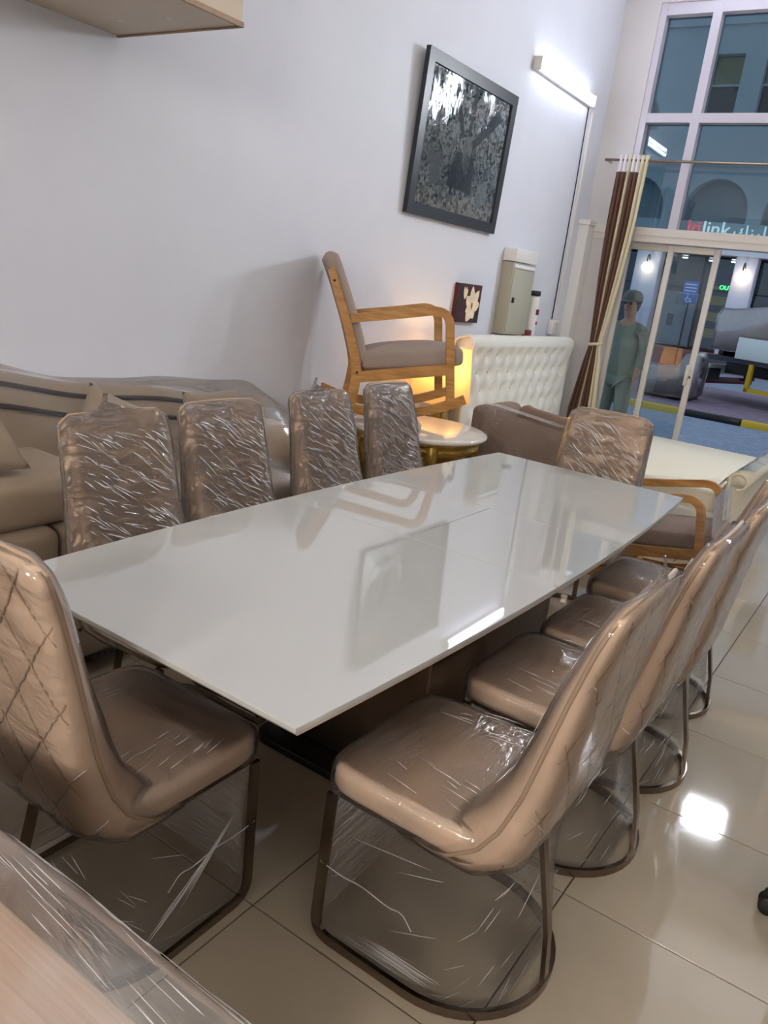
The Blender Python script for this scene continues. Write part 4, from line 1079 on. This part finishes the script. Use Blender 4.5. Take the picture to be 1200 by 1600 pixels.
for x0, x1 in ((-8.3, -7.05), (-7.0, -6.05), (-5.25, -2.65), (-11.85, -9.25)):
    g = dp(MB().bx(x0, x1, YF+.28, YF+.30, .5, 3.45), 'shop_glass', 'pane'); dp(MB().bx(x0, x1, YF+.24, YF+.28, 2.42, 2.47), 'glazing_bar', 'frame_black', g)
    dp(MB().bx(x0, x0+.05, YF+.24, YF+.28, .5, 3.45), 'glazing_bar', 'frame_black', g)
dp(MB().bx(-8.2, -7.1, YF+.6, YF+.75, .5, 2.3), 'display_panel', 'facade'); dp(MB().rbox((-7.62, YF+.55, 2.05), (.36, .06, .36), .17, 4), 'display_mark', 'olive')
dp(MB().bx(-7.95, -7.75, YF+.52, YF+.58, 1.15, 1.55), 'notice', 'truck_dark')
for z in (.9, 1.45, 2.0): dp(MB().bx(-6.9, -6.05, YF+1.0, YF+1.25, z, z+.30), 'shelf_goods', 'yellow')
dp(MB().bx(-6.95, -6.0, YF+.9, YF+1.0, 2.45, 2.62), 'shelf_sign', 'yellow')
for x, y, z in ((-7.9, 1.0, 3.46), (-7.1, 1.4, 3.46), (-6.3, 1.1, 3.46), (-4.8, 1.2, 3.46), (-3.9, 1.2, 3.46), (-10.5, 1.2, 3.46)):
    dp(MB().lathe([(.0, -.03), (.09, -.03), (.10, .0), (.0, .0)], (x, YF+y, z), 12), 'downlight', 'downlight')
dp(MB().bx(-4.9, -3.2, YF+1.5, YF+1.56, 2.2, 2.32), 'strip_light', 'downlight')
# wall lamps
for x in (-5.64, -8.72):
    wlp = empty('wall_lantern', (x, YF-.25, 2.85), 0, 'lit globe lantern on the pillar behind the truck' if x > -6 else 'lit globe lantern on the pillar seen beside the curtain', 'wall lamp')
    MB().lathe([(0, -.16), (.10, -.13), (.16, 0), (.10, .13), (0, .16)], (0, -.25, .1), 16).build('globe', 'globe', wlp)
    MB().tube(smooth([(0, 0, .35), (0, -.12, .5), (0, -.25, .42), (0, -.25, .25)], 5), .02).build('bracket', 'dark', wlp)
# sign lettering
def text_mesh(name, body, size, mat, loc, parent, inv_, font=None, ext=.03, rot=(PI/2, 0, 0), sx_=1):
    cu_ = bpy.data.curves.new(name, 'FONT'); cu_.body = body; cu_.size = size; cu_.extrude = ext
    if font: cu_.font = font
    to = bpy.data.objects.new(name, cu_); col.objects.link(to)
    dg = bpy.context.evaluated_depsgraph_get(); me = bpy.data.meshes.new_from_object(to.evaluated_get(dg)); bpy.data.objects.remove(to)
    me.transform(Matrix.Translation(loc) @ Matrix.Rotation(rot[2], 4, 'Z') @ Matrix.Rotation(rot[0], 4, 'X') @ Matrix.Diagonal((sx_, 1, 1, 1)))
    me.materials.clear(); me.materials.append(MATS[mat]); me.name = name
    o = bpy.data.objects.new(name, me); col.objects.link(o); o.parent = parent; o.matrix_parent_inverse = inv_
    return o
sg = empty('shop_sign', (-6.6, YF-.4, 3.9), 0, 'red and white illuminated lettering over the opposite shops', 'sign')
ginv = Matrix.Translation((6.6, -(YF-.4), -3.9))
text_mesh('lettering_red', 'lti', .62, 'neon_red', (-7.70, YF-.42, 4.10), sg, ginv)
text_mesh('lettering_white', 'link', .62, 'neon_white', (-7.20, YF-.42, 4.10), sg, ginv)
text_mesh('lettering_arabic', '\ufeda\ufee8\ufef4\ufedf', .52, 'neon_white', (-6.22, YF-.42, 4.10), sg, ginv)
gs = empty('neon_sign', (-6.1, YF+.1, 2.6), 0, 'small green neon sign in the opposite shop window', 'sign')
text_mesh('lettering', 'OUT', .19, 'neon_green', (-6.36, YF+.1, 2.50), gs, Matrix.Translation((6.1, -(YF+.1), -2.6)))

# accessible parking sign on a post
ps = empty('parking_sign', (-4.90, 19.35, GZ+.1), 0, 'blue accessible parking sign on a thin post outside', 'sign')
MB().tube([(0, 0, 0), (0, 0, 2.3)], .02).build('post', 'truck_dark', ps)
MB().rbox((0, -.03, 2.10), (.33, .012, .48), .004, 2).build('plate', 'blue_sign', ps)
for z in (2.27, 2.20, 2.13): MB().bx(-.13, .13, -.040, -.037, z-.012, z+.012).build('text_line', 'white_print', ps)
MB().bx(-.165, .165, -.040, -.037, 2.065, 2.072).build('text_line', 'white_print', ps)
MB().tube(smooth([(-.055+0, -.04, 1.985), (-.07, -.04, 1.93), (-.03, -.04, 1.89), (.03, -.04, 1.905), (.045, -.04, 1.94)], 5), .009).build('wheelchair_symbol', 'white_print', ps)
MB().tube([(-.03, -.04, 2.02), (-.025, -.04, 1.96), (.04, -.04, 1.955), (.06, -.04, 1.89), (.08, -.04, 1.895)], .010).build('wheelchair_symbol', 'white_print', ps)
MB().lathe([(0, -.016), (.014, -.008), (.014, .008), (0, .016)], (-.032, -.04, 2.045), 8).build('wheelchair_symbol', 'white_print', ps)

# loose sofa waiting on the pavement
def out_sofa(name, loc, rz, label, mat, L=1.0, flip=1):
    s = empty(name, loc, rz, label, 'sofa')
    side = [(-.48, .06), (.46, .06), (.48, .55), (.44, .80), (.36, .90), (.26, .86), (.16, .62), (-.30, .56), (-.44, .56), (-.50, .48)]
    for y in (0, L-.18):
        MB().rings([[Vector((x, y, z)) for x, z in side], [Vector((x, y+.18, z)) for x, z in side]], smooth=False).build('arm', mat, s)
    MB().rbox((-.02, L/2, .25), (.9, L-.34, .36), .03, 3).build('base', mat, s)
    MB().rbox((.34, L/2, .6), (.2, L-.34, .55), .06, 3).build('backrest', mat, s)
    MB().rbox((-.08, L/2, .46), (.74, L-.36, .16), .05, 3).build('seat_cushion', mat, s)
    b = MB(); big = [(x*1.04, z*1.03+.005) for x, z in side]
    b.rings([[Vector((x, -.02, z)) for x, z in big], [Vector((x, L/3, z+.01)) for x, z in big], [Vector((x, L+.02, z)) for x, z in big]]); b.build('plastic_wrap', 'film_far', s)
    for x in (-.4, .4): MB().rbox((x, L/2, .03), (.08, L-.2, .06), .01, 2).build('foot', 'dark', s)
    return s
out_sofa('sofa', (-4.12, 15.9, GZ+.10), 0, 'wrapped grey sofa standing on the brick paving seen through the sliding door', 'grey_sofa', 1.1)

# truck with another sofa on its bed
tk = empty('truck', (-3.72, 18.5, GZ+.10), R(-20), 'flatbed truck with open tailgate carrying a wrapped sofa', 'truck')
# local: +x towards the cab, y across
def tp(b, name, mat, par=None): return b.build(name, mat, par or tk)
tp(MB().bx(.25, 4.6, -.95, .95, .80, .90), 'bed_floor', 'truck_dark')
tp(MB().rbox((-.08, 0, .66), (.55, 1.86, .05), .01, 2, mat=Matrix.Rotation(R(28), 4, 'Y')), 'tailgate', 'truck_dark')
for y in (-.96, .96): tp(MB().rbox((2.75, y, 1.10), (3.8, .05, .42), .012, 2), 'side_board', 'truck_white')
tp(MB().bx(.4, 4.5, -.45, -.33, .55, .80).bx(.4, 4.5, .33, .45, .55, .80), 'chassis', 'dark')
tp(MB().rbox((.22, 0, .36), (.10, 1.9, .13), .01, 2), 'underrun_bar', 'maroon')
tp(MB().rbox((.25, 0, .60), (.06, 1.7, .20), .01, 2), 'light_bar', 'truck_white')
for y in (-.66, -.52, .52, .66): tp(MB().lathe([(.0, -.02), (.06, -.02), (.06, .02), (.0, .025)], (0, 0, 0), 14).xf(Matrix.Translation((.21, y, .60)) @ Matrix.Rotation(PI/2, 4, 'Y')), 'tail_light', 'lens_red')
g = MB(); g.bx(1.2, 1.28, -.98, -.90, .28, .82); g.bx(1.2, 1.95, -.98, -.90, .28, .36); g.bx(1.87, 1.95, -.98, -.90, .28, .82); tp(g, 'side_guard', 'yellow')
tp(MB().bx(.30, .34, -.9, -.5, .38, .62), 'mud_flap', 'rubber'); tp(MB().bx(.30, .34, .5, .9, .38, .62), 'mud_flap', 'rubber')
for x in (2.42, 5.0):
    for y in (-.78, .78):
        tp(MB().lathe([(.05, -.12), (.20, -.12), (.36, -.10), (.40, -.05), (.40, .05), (.36, .10), (.20, .12), (.05, .12)], (0, 0, 0), 24).xf(Matrix.Translation((x, y, .40)) @ Matrix.Rotation(PI/2, 4, 'X')), 'wheel', 'rubber')
tp(MB().rbox((5.3, 0, 1.35), (1.4, 1.8, 1.5), .12, 3), 'cab', 'truck_white'); tp(MB().bx(5.1, 5.8, -.93, -.90, 1.4, 1.9), 'cab_window', 'facade_window', )
ts = out_sofa('sofa', (-3.09, 17.366, GZ+.10+.905), R(-20), 'wrapped grey sofa loaded on the flatbed truck', 'grey_sofa', 1.35)
ts.scale = (1.5, 1.25, 1.6)

# ================================================================== PERSON standing outside the glass
pe = empty('person', (-2.97, 9.35, GZ), R(172), 'person in olive work clothes and a cap standing outside the fixed glass leaf', 'person')
def skin_mesh(name, verts, edges, mat, parent, root=0, sub=2):
    me = bpy.data.meshes.new(name); me.from_pydata([v[:3] for v in verts], edges, []); me.update()
    o = bpy.data.objects.new(name, me); col.objects.link(o); o.parent = parent
    md = o.modifiers.new('skin', 'SKIN'); md.use_smooth_shade = True
    for i, v in enumerate(verts): me.skin_vertices[0].data[i].radius = (v[3], v[4] if len(v) > 4 else v[3])
    me.skin_vertices[0].data[root].use_root = True
    s2 = o.modifiers.new('sub', 'SUBSURF'); s2.levels = sub; s2.render_levels = sub
    me.materials.append(MATS[mat]); return o
V_ = [(0, 0, .98, .15, .10), (0, 0, 1.14, .14, .095), (0, .01, 1.32, .165, .105), (0, .0, 1.50, .12, .08), (0, .01, 1.575, .055), (0, .03, 1.66, .075, .09), (0, .035, 1.75, .085, .10), (0, .03, 1.82, .07, .085),
      (.19, .0, 1.47, .058), (.24, -.01, 1.20, .045), (.20, .15, 1.02, .036), (.17, .24, 1.03, .03, .018), (.16, .30, 1.03, .02, .012),
      (-.19, .0, 1.47, .058), (-.24, -.01, 1.20, .045), (-.23, .05, .96, .036), (-.23, .07, .87, .03, .018), (-.22, .085, .80, .02, .012),
      (.09, 0, .90, .09), (.105, .01, .50, .062), (.11, -.02, .10, .045), (.11, .10, .035, .04, .03), (-.09, 0, .90, .09), (-.105, .01, .50, .062), (-.11, -.02, .10, .045), (-.11, .10, .035, .04, .03)]
E_ = [(0, 1), (1, 2), (2, 3), (3, 4), (4, 5), (5, 6), (6, 7), (3, 8), (8, 9), (9, 10), (10, 11), (11, 12), (3, 13), (13, 14), (14, 15), (15, 16), (16, 17), (0, 18), (18, 19), (19, 20), (20, 21), (0, 22), (22, 23), (23, 24), (24, 25)]
skin_mesh('body', V_, E_, 'skin', pe)
S_ = [(0, 0, .80, .20, .15), (0, 0, 1.10, .18, .13), (0, .01, 1.32, .195, .135), (0, 0, 1.49, .135, .105), (.20, 0, 1.46, .075), (.25, -.01, 1.20, .062), (.225, .10, 1.08, .055), (-.20, 0, 1.46, .075), (-.25, -.01, 1.20, .062), (-.24, .03, 1.02, .055), (0, .005, 1.565, .075, .075)]
skin_mesh('shirt', S_, [(0, 1), (1, 2), (2, 3), (3, 4), (4, 5), (5, 6), (3, 7), (7, 8), (8, 9), (3, 10)], 'olive', pe)
P_ = [(0, 0, .97, .165, .12), (.095, 0, .88, .115), (.11, .01, .50, .088), (.115, -.02, .10, .075), (-.095, 0, .88, .115), (-.11, .01, .50, .088), (-.115, -.02, .10, .075)]
skin_mesh('trousers', P_, [(0, 1), (1, 2), (2, 3), (0, 4), (4, 5), (5, 6)], 'olive', pe)
b = MB().lathe([(.108, 1.775), (.112, 1.80), (.105, 1.85), (.075, 1.885), (.02, 1.90)], (0, .03, 0), 24, 1, 1.12)
b.rings([[Vector((.09*math.cos(a), .12+.11*math.sin(a), 1.785-.02*math.sin(a)+dz)) for a in [PI*k/14 for k in range(15)]] for dz in (0, .008)], cap0=True, cap1=True, smooth=False)
b.build('cap', 'cap', pe)
MB().lathe([(.07, 1.67), (.085, 1.72), (.10, 1.785), (.05, 1.80)], (0, .0, 0), 20, 1, 1.05).build('hair', 'hair', pe)
for s_ in (-1, 1): MB().lathe([(0, -.012), (.013, -.006), (.013, .006), (0, .012)], (s_*.034, .128, 1.745), 10).build('eye', 'dark', pe)
MB().lathe([(0, -.03), (.014, -.02), (.009, .02), (0, .03)], (0, .137, 1.72), 10).build('nose', 'skin', pe)
MB().rbox((0, .128, 1.67), (.05, .012, .012), .005, 2).build('mouth', 'petal_heart', pe)
